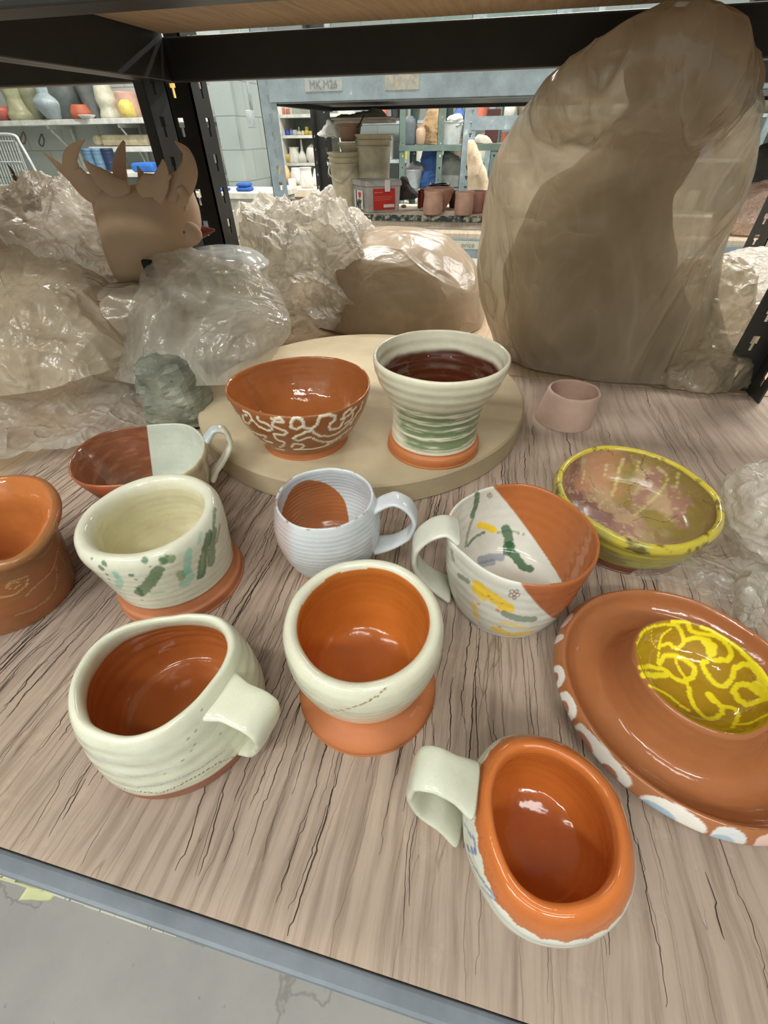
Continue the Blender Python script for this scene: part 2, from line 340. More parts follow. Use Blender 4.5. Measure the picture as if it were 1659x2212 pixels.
FLOORM = mat_concrete(); BLOCK = mat_blocks()
CEILM = mat_simple('white_ceiling', (225, 226, 222), (214, 214, 210), 3, 0.9)
XL, XR, YF, YB = -5.2, 5.0, -2.4, 8.0
struct(box('floor', (XL, YF, -0.1), (XR, YB, 0), FLOORM, bevel=0))
struct(box('ceiling', (XL, YF, CEIL), (XR, YB, CEIL + 0.1), CEILM, bevel=0))
struct(box('wall_left', (XL - 0.1, YF, 0), (XL, YB, CEIL), BLOCK, bevel=0))
struct(box('wall_right', (XR, YF, 0), (XR + 0.1, YB, CEIL), BLOCK, bevel=0))
struct(box('wall_front', (XL, YF - 0.1, 0), (XR, YF, CEIL), BLOCK, bevel=0))
struct(box('wall_back', (XL, YB, 0), (XR, YB + 0.1, CEIL), BLOCK, bevel=0))
FIX = mat_simple('white_enamel', (235, 236, 234), (228, 229, 226), 5, 0.35)
dm, _nt, _N, _L, _b = new_mat('glowing_diffuser'); _b.inputs['Emission Color'].default_value = (1, 0.98, 0.93, 1); _b.inputs['Emission Strength'].default_value = 6.0; _b.inputs['Base Color'].default_value = (0.9, 0.9, 0.9, 1)
for k, (x, y, p) in enumerate(LIGHTS):
    e = empty('ceiling_light', (x, y, CEIL - 0.09))
    tag(e, 'long white fluorescent ceiling light out of view, rows by front wall added as fill', 'ceiling light', 'fluorescent ceiling lights')
    boxes('housing', [((-0.62, -0.14, 0.03), (0.62, 0.14, 0.09))], FIX, e)
    for s in (-0.07, 0.07): tube('lamp_tube', [(-0.58, s, 0.012), (0, s, 0.012), (0.58, s, 0.012)], 0.016, dm, e)
    l = bpy.data.lights.new('tube_glow', 'AREA'); l.shape = 'RECTANGLE'; l.size = 1.2; l.size_y = 0.18; l.energy = p; l.color = (1, 0.975, 0.93)
    lo = bpy.data.objects.new('tube_glow', l); COL.objects.link(lo); lo.parent = e; lo.location = (0, 0, -0.02)
# the block pier and the short wall on the left
YW = 4.5
pr = at_y(455, 300, 4.15); prr = at_y(551, 300, 4.15)
box_pier = struct(box('wall_pier', (pr[0] + 0.08, 4.15, 0), (prr[0] - 0.14, YW + 0.2, CEIL), BLOCK, bevel=0.004))
struct(box('wall_partition', (XL, YW, 0), (pr[0] + 0.2, YW + 0.12, CEIL), mat_blocks((182, 186, 178)), bevel=0))
# ---------------------------------------------------------------- slotted posts
def slot_post(name, x, y, z0, z1, sx, sy, mat, parent, w=0.042, t=0.0025, pitch=0.040, hole=0.0095, faces='both', hh=0.020):
    """L-angle upright with a row of keyhole slots in each flange; sx, sy = flange directions"""
    bm = bmesh.new()
    def flange(along):
        n = int((z1 - z0) / pitch); zs = z0
        def bx(u0, u1, a, b):
            if b - a < 1e-5: return
            if along == 'x': box_bm(bm, (min(x + sx * u0, x + sx * u1), min(y, y + sy * t), a), (max(x + sx * u0, x + sx * u1), max(y, y + sy * t), b))
            else: box_bm(bm, (min(x, x + sx * t), min(y + sy * u0, y + sy * u1), a), (max(x, x + sx * t), max(y + sy * u0, y + sy * u1), b))
        c = w * 0.60; h0, h1 = c - hole / 2, c + hole / 2
        bx(0, h0, z0, z1); bx(h1, w, z0, z1)
        for k in range(n):
            a = z0 + k * pitch; bx(h0, h1, a, a + pitch - hh)
            # teardrop: lower half of the slot narrows
            m_ = a + pitch - hh * 0.5
            bx(h0, h0 + hole * 0.25, a + pitch - hh, m_); bx(h1 - hole * 0.25, h1, a + pitch - hh, m_)
        bx(h0, h1, z0 + n * pitch, z1)
    flange('x'); flange('y')
    return bm_obj(name, bm, mat, parent, 0)
# ---------------------------------------------------------------- the rack the pots stand on
rack = empty('storage_rack', (0, 0, 0))
tag(rack, 'black and slate boltless steel rack holding the glazed pots, seen from its front edge', 'rack')
XA, XB = -0.446, 0.405
slot_post('post', XA, 0.695, 0, 1.9, -1, -1, BLACKM, rack, w=0.045)
slot_post('post', XB - 0.0, 0.72, 0, 1.9, -1, -1, DARKM, rack, w=0.045)
slot_post('post', -1.9, 0.70, 0, 1.9, 1, -1, BLACKM, rack)
box('back_beam', (XA - 0.012, 0.698, 1.153), (1.1, 0.715, 1.192), BLACKM, rack)
box('back_beam', (-1.9, 0.698, 1.154), (XA - 0.012, 0.715, 1.215), BLACKM, rack)
boxes('side_beam', [((XA - 0.004, 0.30, 1.153), (XA + 0.010, 0.698, 1.200)), ((XA - 0.020, 0.30, 1.153), (XA - 0.004, 0.698, 1.157))], BLACKM, rack)
boxes('front_beam', [((-1.9, 0.300, 1.157), (1.1, 0.318, 1.215)), ((-1.9, 0.300, 1.153), (1.1, 0.326, 1.157))], BLACKM, rack)
tag(box('upper_board', (XA + 0.012, 0.328, 1.194), (1.1, 0.696, 1.212), WOOD2, None), 'tan plywood board lying in the upper level of the black rack, seen from below', 'shelf board')
tag(box('upper_board', (-1.9, 0.328, 1.2165), (XA - 0.03, 0.696, 1.230), WOOD2, None), 'dark-shaded plywood board in the upper level of the left-hand bay', 'shelf board')
b = tag(box('shelf_board', (-0.535, 0.0042, ZB - 0.016), (0.90, 0.700, ZB), WOOD, None, bevel=0.0015), 'weathered plywood board with long open cracks, under all the mugs and bowls', 'shelf board')
# open drying checks in the ply: thin dark splits that follow the bent grain
def add_cracks(o, count=1600, seed=3):
    rs = np.random.RandomState(seed); me = o.data; bm = bmesh.new(); bm.from_mesh(me)
    dk = mat_simple('open_split', (74, 58, 48), (54, 42, 34), 60, .95); me.materials.append(dk)
    for k in range(count):
        x0 = rs.uniform(-.53, .34); y0 = rs.uniform(.006, .69)
        dens = np.interp(x0, [-.53, -.05, .12, .34], [1, 1, .45, .12]) * np.interp(y0, [0, .30, .45, .7], [1, 1, .45, .2])
        if rs.rand() > dens: continue
        L_ = min(.30, .02 + rs.exponential(.075)); y1 = min(.695, y0 + L_); n = max(6, int((y1 - y0) / .0018)); ys = np.linspace(y0, y1, n)
        j = np.cumsum(rs.randn(n) * .00022); j += .0006 * np.sign(np.sin(ys * rs.uniform(90, 200) + rs.rand() * 6)) * (rs.rand() > .4)
        P = np.c_[np.full(n, x0), ys, np.zeros(n)]
        xs = x0 + .040 * (vnoise(P * (1, .8, 1), 5.5, 71) - .5) + .010 * (vnoise(P, 22, 72) - .5) + j
        w = (.00012 + .00036 * rs.rand() ** 1.5) * np.sin(np.pi * np.linspace(.03, .97, n)) ** .5 * (.55 + .9 * vnoise(P + k, 160, 73))
        va = [bm.verts.new((x - ww, y, ZB + .00012)) for x, y, ww in zip(xs, ys, w)]; vb = [bm.verts.new((x + ww, y, ZB + .00012)) for x, y, ww in zip(xs, ys, w)]
        for q in range(n - 1):
            f = bm.faces.new((va[q], vb[q], vb[q + 1], va[q + 1])); f.material_index = 1
    bm.to_mesh(me); bm.free(); o.modifiers.clear()
add_cracks(b)
boxes('edge_beam', [((-1.9, -0.006, 0.757), (0.95, 0.004, 0.7985)), ((-1.9, 0.004, 0.757), (0.95, 0.030, 0.762))], EDGEM, rack, bevel=0.0022)
box('side_rail', (-0.50, 0.03, 0.750), (-0.48, 0.69, 0.780), EDGEM, rack)
box('side_rail', (0.86, 0.03, 0.750), (0.88, 0.69, 0.780), EDGEM, rack)
box('rear_rail', (-1.9, 0.690, 0.745), (0.95, 0.705, 0.783), EDGEM, rack)
tag(box('shelf_board', (-1.9, 0.006, ZB - 0.020), (-0.537, 0.700, ZB - 0.004), WOOD2, None), 'plywood board of the next bay to the left, under the plastic sheets', 'shelf board')
# the rack standing back to back with it
rb = empty('storage_rack', (0, 0, 0)); tag(rb, 'dark steel rack back to back with the pot rack, under the big bags', 'rack')
slot_post('post', XA + 0.014, 0.730, 0, 1.9, -1, 1, BLACKM, rb, w=0.045)
slot_post('post', 0.60, 1.30, 0, 1.9, -1, 1, DARKM, rb)
slot_post('post', -1.9, 1.30, 0, 1.9, 1, 1, BLACKM, rb)
box('grey_end_beam', (0.300, 0.99, 1.190), (0.60, 1.01, 1.262), GREENM, rb)
box('gusset', (0.292, 0.975, 1.150), (0.36, 0.995, 1.262), BLACKM, rb)
box('edge_beam', (-1.9, 0.722, 0.735), (1.3, 0.733, 0.772), DARKM, rb)
box('edge_beam', (-1.9, 1.29, 0.735), (1.3, 1.30, 0.772), DARKM, rb)
tag(box('shelf_board', (-1.9, 0.706, 0.780), (1.3, 1.30, 0.7995), WOOD2, None), 'tan plywood board behind the pot shelf, under the large plastic bags', 'shelf board')
# masking tape hanging from the edge beam
TAPE = mat_simple('yellow_masking_tape', (206, 208, 160), (186, 190, 142), 30, 0.7)
def ribbon(name, L_, R_, mat, parent=None, wob=0.0008, n=10):
    L_ = spline(L_, 24); R_ = spline(R_, 24); t = np.linspace(0, 1, n)
    V = L_[:, None] * (1 - t[None, :, None]) + R_[:, None] * t[None, :, None]; V = V.reshape(-1, 3)
    V = V + (fbm(V, 90, 3)[:, None] - 0.5) * wob * 4
    o = mesh_np(name, V, grid_faces(24, n, False), mat, parent); s = o.modifiers.new('s', 'SOLIDIFY'); s.thickness = 0.0004; return o
tp = ribbon('masking_tape', [(-0.222, -.0072, .795), tuple(at_z(74, 1885, .787)), tuple(at_z(60, 1915, .780)), tuple(at_z(42, 1942, .772))],
            [(-0.192, -.0072, .795), tuple(at_z(141, 1895, .786)), tuple(at_z(134, 1915, .778)), tuple(at_z(112, 1944, .770))], TAPE)
tag(tp, 'pale yellow strip of masking tape hanging off the front shelf edge', 'tape')
CHIP = mat_simple('cream_paint_chip', (206, 204, 186), (188, 186, 168), 60, 0.8)
bm = bmesh.new()
for k in range(46):
    x = random.uniform(-0.30, -0.125); l = random.uniform(0.004, 0.016); z = random.uniform(0.772, 0.796)
    box_bm(bm, (x, -0.0068, z - random.uniform(0.0006, 0.002)), (x + l, -0.0052, z))
bm_obj('peeling_tape', bm, CHIP, rack)['label'] = 'cream remnants of old tape on the slate edge beam'
# ---------------------------------------------------------------- rack across the aisle
r2 = empty('storage_rack', (0, 0, 0)); tag(r2, 'blue-grey slotted steel rack across the aisle, holding the lidded box', 'rack')
Y2, Y2B = 2.03, 2.73
lx = at_y(566, 300, Y2)[0]; rx = at_y(604, 300, Y2)[0]
slot_post('post', at_y(551, 165, Y2)[0] + 0.004, Y2, 0, 2.1, 1, 1, GREYM, r2, w=0.064, pitch=0.0505, hole=0.016, hh=0.026)
bl = at_y(698, 300, Y2B)[0]
slot_post('post', bl - 0.03, Y2B, 0, 2.1, 1, -1, DARKM, r2, w=0.075, pitch=0.05, hole=0.012)
xr2 = 1.9
slot_post('post', xr2, Y2, 0, 2.1, -1, 1, GREYM, r2, w=0.064, pitch=0.0505, hole=0.016)
slot_post('post', xr2, Y2B, 0, 2.1, -1, -1, DARKM, r2, w=0.06)
zt0 = at_y(900, 213, Y2)[2]; zt1 = at_y(900, 156, Y2)[2]
x0 = at_y(580, 190, Y2)[0]
boxes('upper_front_beam', [((x0, Y2 - 0.004, zt0), (xr2, Y2 + 0.010, zt1)), ((x0, Y2 + 0.008, zt0 - 0.003), (xr2, Y2 + 0.030, zt0))], GREYM, r2)
box('upper_side_beam', (x0, Y2 + 0.03, zt0 - 0.008), (x0 + 0.02, Y2B - 0.02, zt0 + 0.05), BLACKM, r2)
box('upper_rear_beam', (x0, Y2B - 0.018, zt0 - 0.004), (xr2, Y2B - 0.004, zt0 + 0.05), BLACKM, r2)
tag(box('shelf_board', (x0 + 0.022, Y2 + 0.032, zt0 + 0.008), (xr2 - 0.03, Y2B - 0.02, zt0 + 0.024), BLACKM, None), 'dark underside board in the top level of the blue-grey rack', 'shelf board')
zl1 = ZB - 0.018; zl0 = ZB - 0.085
boxes('lower_front_beam', [((x0, Y2 - 0.004, zl0), (xr2, Y2 + 0.010, zl1))], GREYM, r2)
box('lower_rear_beam', (x0, Y2B - 0.018, zl0), (xr2, Y2B - 0.004, zl1), GREYM, r2)
tag(box('shelf_board', (x0 + 0.03, Y2, zl1), (xr2 - 0.02, Y2B - 0.02, ZB), PALEWOOD, None), 'pale plywood board in the middle level of the blue-grey rack', 'shelf board')
NYZ = 0.8247
xl = at_y(706, 470, 2.31)[0]
wb = tag(box('ware_board', (xl, 2.312, ZB + 0.0004), (0.35, 2.70, NYZ), PALEWOOD, None), 'thick ware board with speckled dark edge, under the lidded box and pink cups', 'ware board')
sp_, nt_, N_, L_, b_ = new_mat('speckled_edge_paint'); v_ = objco(nt_); n_ = noise_node(nt_, 45, 4, 0.6, v_)
rr_ = ramp(nt_, n_.outputs[0], [(0.45, hexc(52, 66, 66)), (0.52, hexc(120, 124, 116)), (0.6, hexc(196, 188, 170))]); L_.new(rr_.outputs[0], b_.inputs['Base Color'])
box('painted_edge', (xl, 2.309, ZB + 0.001), (0.35, 2.3125, NYZ - 0.001), sp_, wb, 0.0005)
tag(box('shelf_board', (x0 + 0.03, Y2 + 0.02, 0.30), (xr2 - 0.02, Y2B - 0.02, 0.32), PALEWOOD, None), 'pale plywood board in the lowest level of the blue-grey rack', 'shelf board')
# paper and tape labels
PAPER = mat_simple('label_tape', (226, 224, 206), (214, 212, 192), 20, 0.8)
INK = mat_simple('black_marker_ink', (30, 30, 34), None, 5, 0.8)
def text(name, body, loc, size, mat, parent):
    c = bpy.data.curves.new(name, 'FONT'); c.body = body; c.size = size; c.extrude = .0004; c.align_x = 'CENTER'; c.align_y = 'CENTER'
    t = bpy.data.objects.new(name + '_tmp', c); me = bpy.data.meshes.new_from_object(t); bpy.data.objects.remove(t)
    me.materials.clear(); o = link(name, me, mat, parent); o.location = loc; o.rotation_euler = (math.pi / 2, 0, 0); return o
def label_strip(u0, v0, u1, v1, y, txt, size, parent, mat=PAPER, ink=INK, dz=0):
    a = at_y(u0, v0, y); c = at_y(u1, v1, y); o = box('name_label', (a[0], y - 0.0012, c[2]), (c[0], y - 0.0002, a[2]), mat, parent, 0)
    if txt: text('writing', txt, ((a[0] + c[0]) / 2, y - 0.0016, (a[2] + c[2]) / 2), size, ink, o)
    return o
FAINT = mat_simple('faded_ink', (150, 156, 160), None, 5, 0.8)
label_strip(1612, 532, 1662, 553, Y2 - 0.004, 'Nick', 0.034, r2)
label_strip(978, 520, 1044, 539, Y2 - 0.004, 'price', 0.026, r2, PAPER, FAINT)
OLD = mat_simple('worn_label', (188, 194, 190), (160, 168, 168), 60, 0.8)
label_strip(657, 170, 740, 196, Y2 - 0.004, 'MK M26', 0.030, r2, OLD, FAINT)
label_strip(832, 160, 905, 193, Y2 - 0.004, '', 0.03, r2, mat_simple('torn_label', (196, 190, 172), (158, 160, 152), 70, 0.8))
# ---------------------------------------------------------------- the pots
CREAM = lin((226, 226, 204)); WHITE = lin((222, 226, 226)); TERRA = lin((176, 104, 60)); RAW = lin((190, 116, 70)); ORANGE = lin((202, 118, 50)); BROWN = lin((150, 78, 44))
def smooth(a, b, x): t = np.clip((x - a) / (b - a + 1e-12), 0, 1); return t * t * (3 - 2 * t)
class Pot:
    def __init__(s, c, zb, prof, rim_i, n=420, m=230, rim_px=None, rim_z=None, rim_c=None, ripple=0.00012, rp=900, seed=0, wob=0.0010, wpow=1.5, gmin=0.0, foot_i=None):
        s.c = np.array([c[0], c[1], zb]); prof = np.asarray(prof, float)
        P = spline(prof, 14 * len(prof)); key = np.linspace(0, len(P) - 1, len(prof))
        L = np.r_[0, np.cumsum(np.linalg.norm(np.diff(P, axis=0), axis=1))]; t = np.linspace(0, L[-1], m)
        r = np.interp(t, L, P[:, 0]); z = np.interp(t, L, P[:, 1]); trim = np.interp(key[rim_i], np.arange(len(P)), L)
        r = np.maximum(r, 0.00005); inner = t > trim
        H_ = prof[rim_i, 1]
        th = np.linspace(0, 2 * np.pi, n, endpoint=False)
        g = np.ones(n)
        if rim_px is not None:
            Q = np.array([at_z(u, v, rim_z) for u, v in rim_px])[:, :2] - np.asarray(rim_c if rim_c is not None else c)[:2]
            a = np.arctan2(Q[:, 1], Q[:, 0]) % (2 * np.pi); rr = np.hypot(Q[:, 0], Q[:, 1]); o = np.argsort(a); a = a[o]; rr = rr[o]
            g = np.interp(th, np.r_[a[-1] - 2 * np.pi, a, a[0] + 2 * np.pi], np.r_[rr[-1], rr, rr[0]])
            k = np.exp(-0.5 * (np.minimum(th, 2 * np.pi - th) / 0.12) ** 2); k /= k.sum(); g = np.real(np.fft.ifft(np.fft.fft(g) * np.fft.fft(k)))
            g = g / prof[:rim_i + 1, 0][-3:].max()
        hz = np.clip(z / H_, 0, 1)
        w = gmin + (1 - gmin) * hz ** wpow
        RR = r[:, None] * (1 + (g[None] - 1) * w[:, None])
        Z = np.repeat(z[:, None], n, 1)
        d = np.zeros(2) if rim_c is None else np.asarray(rim_c)[:2] - np.asarray(c)[:2]
        # throwing rings and a hand-made wobble
        rng = np.sin(z * rp + seed)[:, None] * np.ones(n); fade = smooth(0.012, 0.02, z)[:, None] * (r > 0.02)[:, None] * (1 - np.exp(-((t - trim) / 0.006) ** 2))[:, None]
        RR = RR + ripple * .32 * rng * fade
        X = RR * np.cos(th) + d[0] * hz[:, None]; Y = RR * np.sin(th) + d[1] * hz[:, None]
        V = np.stack([X, Y, Z], -1).reshape(-1, 3)
        wv = (fbm(V, 28, seed + 5, 3) - 0.5) * 2 * wob; rad = V[:, :2] / (np.linalg.norm(V[:, :2], axis=1)[:, None] + 1e-9)
        hh = hz.repeat(n); V[:, :2] += rad * (wv * np.clip(hh * 3, 0, 1))[:, None]
        V[:, 2] += (fbm(np.c_[rad * 1.4, np.zeros(len(V))], 1.0, seed + 9, 2) - 0.5) * wob * 2.0 * hh ** 2
        s.V = V; s.F = grid_faces(m, n)[:, ::1]; s.m = m; s.n = n
        s.N = normals_of(V, s.F)
        # make normals point outward: the outside wall faces away from the axis
        k = np.argmax(r[:int(np.searchsorted(t, trim))]) * n; 
        if s.N[k] @ np.r_[rad[k], 0] < 0: s.F = s.F[:, ::-1]; s.N = -s.N
        s.inner = inner.repeat(n); s.z = V[:, 2]; s.r = RR.reshape(-1); s.th = np.tile(th, m); s.tt = (t - trim).repeat(n)
        s.world = V + s.c; s.px = project(s.world); tocam = CAMP - s.world; s.dist = np.linalg.norm(tocam, axis=1)
        s.vis = (s.N * tocam).sum(1) > 0
        s.col = np.tile(CREAM, (len(V), 1)); s.rgh = np.full(len(V), 0.12)
    def fill(s, mask, c, rgh=None, soft=None):
        mask = np.asarray(mask, float)[:, None]; s.col = s.col * (1 - mask) + np.asarray(c) * mask
        if rgh is not None: s.rgh = s.rgh * (1 - mask[:, 0]) + rgh * mask[:, 0]
    def anchor(s, u, v, side=None, deep=0, rim=False):
        ok = s.vis.copy()
        if deep: ok &= s.tt > deep
        if rim: ok = np.abs(s.tt) < .004
        if side == 'in': ok &= s.inner
        if side == 'out': ok &= ~s.inner
        d = np.where(ok, np.hypot(s.px[:, 0] - u, s.px[:, 1] - v), 1e9)
        near = d < max(5.0, d.min() + 1.5); return s.V[np.where(near, s.dist, 1e9).argmin()]
    def plane_side(s, a, b, c_=None, ref=(0, 0, 0)):
        """signed distance from the plane through three local points (vertical if two)"""
        nrm = np.cross(b - a, (np.array([0, 0, 1.0]) if c_ is None else c_ - a)); nrm /= np.linalg.norm(nrm)
        sd = (s.V - a) @ nrm
        return sd
    def stroke(s, pts, width, c, side='out', soft=0.0005, alpha=1.0, ragged=0.25, seed=3, lift=0.0, dens=5.0, mirror=None):
        pts = np.asarray(pts, float)
        if len(pts) > 2: pts = spline(pts, 10 * len(pts))
        L = np.linalg.norm(np.diff(pts, axis=0), axis=1).sum(); k = max(2, int(L / dens)); pts = resample(pts, k)
        A = np.array([s.anchor(u, v, side) for u, v in pts])
        ok = s.inner if side == 'in' else ~s.inner
        near = ok & (np.linalg.norm(s.V - A.mean(0), axis=1) < np.linalg.norm(A - A.mean(0), axis=1).max() + width * 2)
        I = np.where(near)[0]; W_ = np.asarray(width, float)
        wd_ = np.interp(np.linspace(0, 1, len(A)), np.linspace(0, 1, max(2, W_.size)), W_.ravel() if W_.size > 1 else [float(W_)] * 2)
        best = np.full(len(I), 1e9)
        for a_, w_ in zip(A, wd_): best = np.minimum(best, np.linalg.norm(s.V[I] - a_, axis=1) - w_ / 2)
        best += (fbm(s.V[I], 500, seed, 2) - 0.5) * width_mean(wd_) * ragged
        mk = np.zeros(len(s.V)); mk[I] = (1 - smooth(-soft, soft, best)) * alpha
        s.fill(mk, c)
        if lift: s.V[I] += s.N[I] * (lift * (1 - smooth(-0.0012, 0.0002, best)))[:, None]
        return mk
    def blob(s, u, v, r, c, side='out', soft=0.001, alpha=0.8, seed=2, ragged=0.8):
        a = s.anchor(u, v, side); ok = s.inner if side == 'in' else ~s.inner
        d = np.linalg.norm(s.V - a, axis=1) + (fbm(s.V, 260, seed, 3) - 0.5) * r * ragged
        s.fill((1 - smooth(r - soft, r + soft, d)) * ok * alpha, c)
    def build(s, name, label, cat, body='body', group=None):
        e = empty(name, tuple(s.c)); tag(e, label, cat, group)
        s.e = e; s.obj = mesh_np(body, s.V, s.F, GLAZE, e, col=s.col, rgh=np.clip(s.rgh, 0.03, 1)); return e
    def strap(s, name, pts, thick, width, phi, col, rgh=0.12, label=None, paint=None, flare=1.25):
        """handle: a flat strap bent along (distance from axis, height) points in the upright plane at angle phi"""
        u = np.array([math.cos(phi), math.sin(phi), 0]); tdir = np.array([-math.sin(phi), math.cos(phi), 0])
        P = np.array([p if len(p) == 3 else (p[0], p[1], 0) for p in pts], float); C = P[:, :1] * u + P[:, 2:3] * tdir + P[:, 1:2] * np.array([0, 0, 1.0])
        C = spline(C, 70); m = len(C); n = 40; T = np.gradient(C, axis=0); T /= np.linalg.norm(T, axis=1)[:, None]
        B = np.tile(tdir, (m, 1)); B -= (B * T).sum(1)[:, None] * T; B /= np.linalg.norm(B, axis=1)[:, None]; A = np.cross(T, B)
        a = np.linspace(0, 2 * np.pi, n, endpoint=False); t = np.linspace(0, 1, m)
        fl = 1 + (flare - 1) * (np.exp(-(t / 0.10) ** 2) + np.exp(-((1 - t) / 0.10) ** 2))
        sx = np.sign(np.cos(a)) * np.abs(np.cos(a)) ** 0.8; sy = np.sign(np.sin(a)) * np.abs(np.sin(a)) ** 0.55
        V = C[:, None] + (thick / 2 * fl)[:, None, None] * sx[None, :, None] * A[:, None] + (width / 2 * fl)[:, None, None] * sy[None, :, None] * B[:, None]
        V = V.reshape(-1, 3); V += normals_of(V, grid_faces(m, n)) * ((fbm(V, 120, 8, 3) - 0.5) * 0.0008)[:, None]
        cl = np.tile(np.asarray(col), (len(V), 1))
        if paint: cl = paint(V, cl, np.repeat(t, n))
        V = np.vstack([V, C[:1], C[-1:]]); cl = np.vstack([cl, cl[:1], cl[-1:]]); k = m * n; j = np.arange(n)
        tr = np.vstack([np.c_[np.full(n, k), (j + 1) % n, j], np.c_[np.full(n, k + 1), (m - 1) * n + j, (m - 1) * n + (j + 1) % n]])
        o = mesh_np(name, V, grid_faces(m, n), GLAZE, s.e, col=cl, rgh=np.full(len(V), rgh), tris=tr)
        if label: o['label'] = label
        return o
    def hp(s, phi, pxs, ti=0.0):
        """photo-measured handle centreline -> (radius, height) in the plane at angle phi"""
        nrm = np.array([-math.sin(phi), math.cos(phi), 0]); u = np.array([math.cos(phi), math.sin(phi), 0]); out = []
        for (a, b) in pxs:
            r_ = ray(a, b); t = ((s.c - CAMP) @ nrm) / (r_ @ nrm); p = CAMP + r_ * t - s.c; out.append((p @ u, p[2]))
        return out
def width_mean(w): return float(np.mean(w))
def az(c, p): return math.atan2(p[1] - c[1], p[0] - c[0])

# --- footed cup in the middle, cream outside and orange inside
p = Pot((-0.0478, 0.1425), ZB, [(0, .003), (.046, 0), (.0485, .001), (.0485, .005), (.045, .009), (.037, .0135), (.0345, .0175), (.0365, .022), (.042, .036), (.0465, .055), (.0482, .070), (.0477, .082), (.0456, .088), (.0425, .0898), (.0395, .088), (.0383, .083), (.0392, .07), (.0375, .05), (.031, .032), (.018, .0245), (0, .0225)], 13, rim_c=(-0.0465, 0.139), seed=1, ripple=0.00015)
ns = (fbm(p.V, 60, 3) - 0.5) * 0.0016
p.fill(p.inner & (p.tt > 0.0052 + ns * 0.5), ORANGE * np.array([0.98, 1, 1]), 0.14)
p.fill((~p.inner) * smooth(0.0215, 0.0195, p.z + ns), RAW, 0.65)
p.fill((~p.inner) * smooth(0.029, 0.0215, p.z + ns) * (p.z > 0.0205), CREAM * 0.75 + RAW * 0.25)
for k, (u, v) in enumerate([(830, 1494), (817, 1507), (801, 1516), (785, 1523), (771, 1528), (757, 1533), (743, 1536), (730, 1538), (719, 1539), (708, 1538), (698, 1535)]):
    p.stroke([(u - 3.4, v + 1.7), (u + 3.4, v - 1.7)], 0.0014, lin((140, 92, 44)), ragged=0.1, soft=0.0003)
p.stroke([(893, 1548), (903, 1530), (912, 1528)], 0.0012, lin((226, 160, 128)), alpha=0.6)
e = p.build('footed_cup', 'cream cup on wide bare-clay foot, orange inside, brown dots at front', 'cup')
# --- small pale blue-white mug with a looped handle
p = Pot((-0.1095, 0.2530), ZB, [(0, .002), (.029, 0), (.032, .003), (.0395, .02), (.0445, .04), (.0450, .055), (.0428, .069), (.0406, .077), (.0392, .0803), (.0376, .0785), (.039, .07), (.0415, .055), (.041, .04), (.036, .02), (.022, .009), (0, .007)], 8, rim_c=(-0.1086, 0.2497), seed=4, ripple=0.00035, rp=1500)
p.col[:] = lin((214, 220, 224))
a1 = p.anchor(657, 1042, 'in', .010); a2 = p.anchor(748, 1116, 'in', .012); a3 = p.anchor(731, 1073, 'in', .012); sd = p.plane_side(a1, a2, a3)
ref = sd[np.argmin(np.hypot(*(p.px - (640, 1100)).T) + 1e3 * (~p.inner))]
p.fill(p.inner * smooth(0.0085, 0.0095, p.tt) * smooth(-0.0003, 0.0003, sd * np.sign(ref) + 0.0 + (fbm(p.V, 30, 3) - .5) * .004), lin((178, 108, 62)), 0.2)
p.fill((~p.inner) * smooth(-0.0258, -0.034, (p.V @ np.array([0.80, 0.30, 0.0])) - 0.12 * (p.z - .03)) * 0.6, lin((196, 166, 160)))
p.fill((~p.inner) * smooth(0.012, 0.009, p.z), RAW, 0.6)
p.fill((np.abs(p.tt) < 0.0012) * smooth(0.55, 0.62, fbm(p.V, 160, 6)) * 0.8, lin((150, 110, 84)))
e = p.build('mug', 'small pale blue-white mug with orange patch inside, handle pointing right', 'mug')
ph = az(p.c, at_z(890, 1112, 0.865)); hp = p.hp(ph, [(795, 1106), (822, 1088), (852, 1078), (882, 1092), (897, 1120), (885, 1150), (850, 1170), (812, 1178)])
p.strap('handle', hp, 0.0048, 0.0180, ph, lin((214, 220, 224)))
# --- thick-rimmed cup with green and turquoise strokes
p = Pot((-0.2368, 0.2040), ZB, [(0, .002), (.050, 0), (.0522, .002), (.0522, .009), (.0500, .0110), (.0482, .0175), (.0484, .0205), (.0502, .035), (.0528, .058), (.0538, .072), (.0522, .0795), (.0485, .0832), (.0440, .0822), (.0408, .077), (.0400, .068), (.0415, .05), (.041, .03), (.034, .014), (.02, .0115), (0, .011)], 11, rim_c=(-0.2355, 0.1995), seed=8, ripple=0.0002, wob=0.0012)
p.col[:] = lin((226, 226, 206)); p.fill(p.inner * smooth(0.004, 0.02, p.tt), lin((226, 220, 186)))
ns = (fbm(p.V, 24, 3, 2) - .5) * .003
p.fill((~p.inner) * (p.z + ns < 0.0205), lin((190, 122, 84)), 0.6)
GR = lin((74, 112, 76)); GR2 = lin((120, 148, 104)); TQ = lin((120, 200, 178))
def crop2(u, v): return (u / 2.9625, 880 + v / 2.9625)
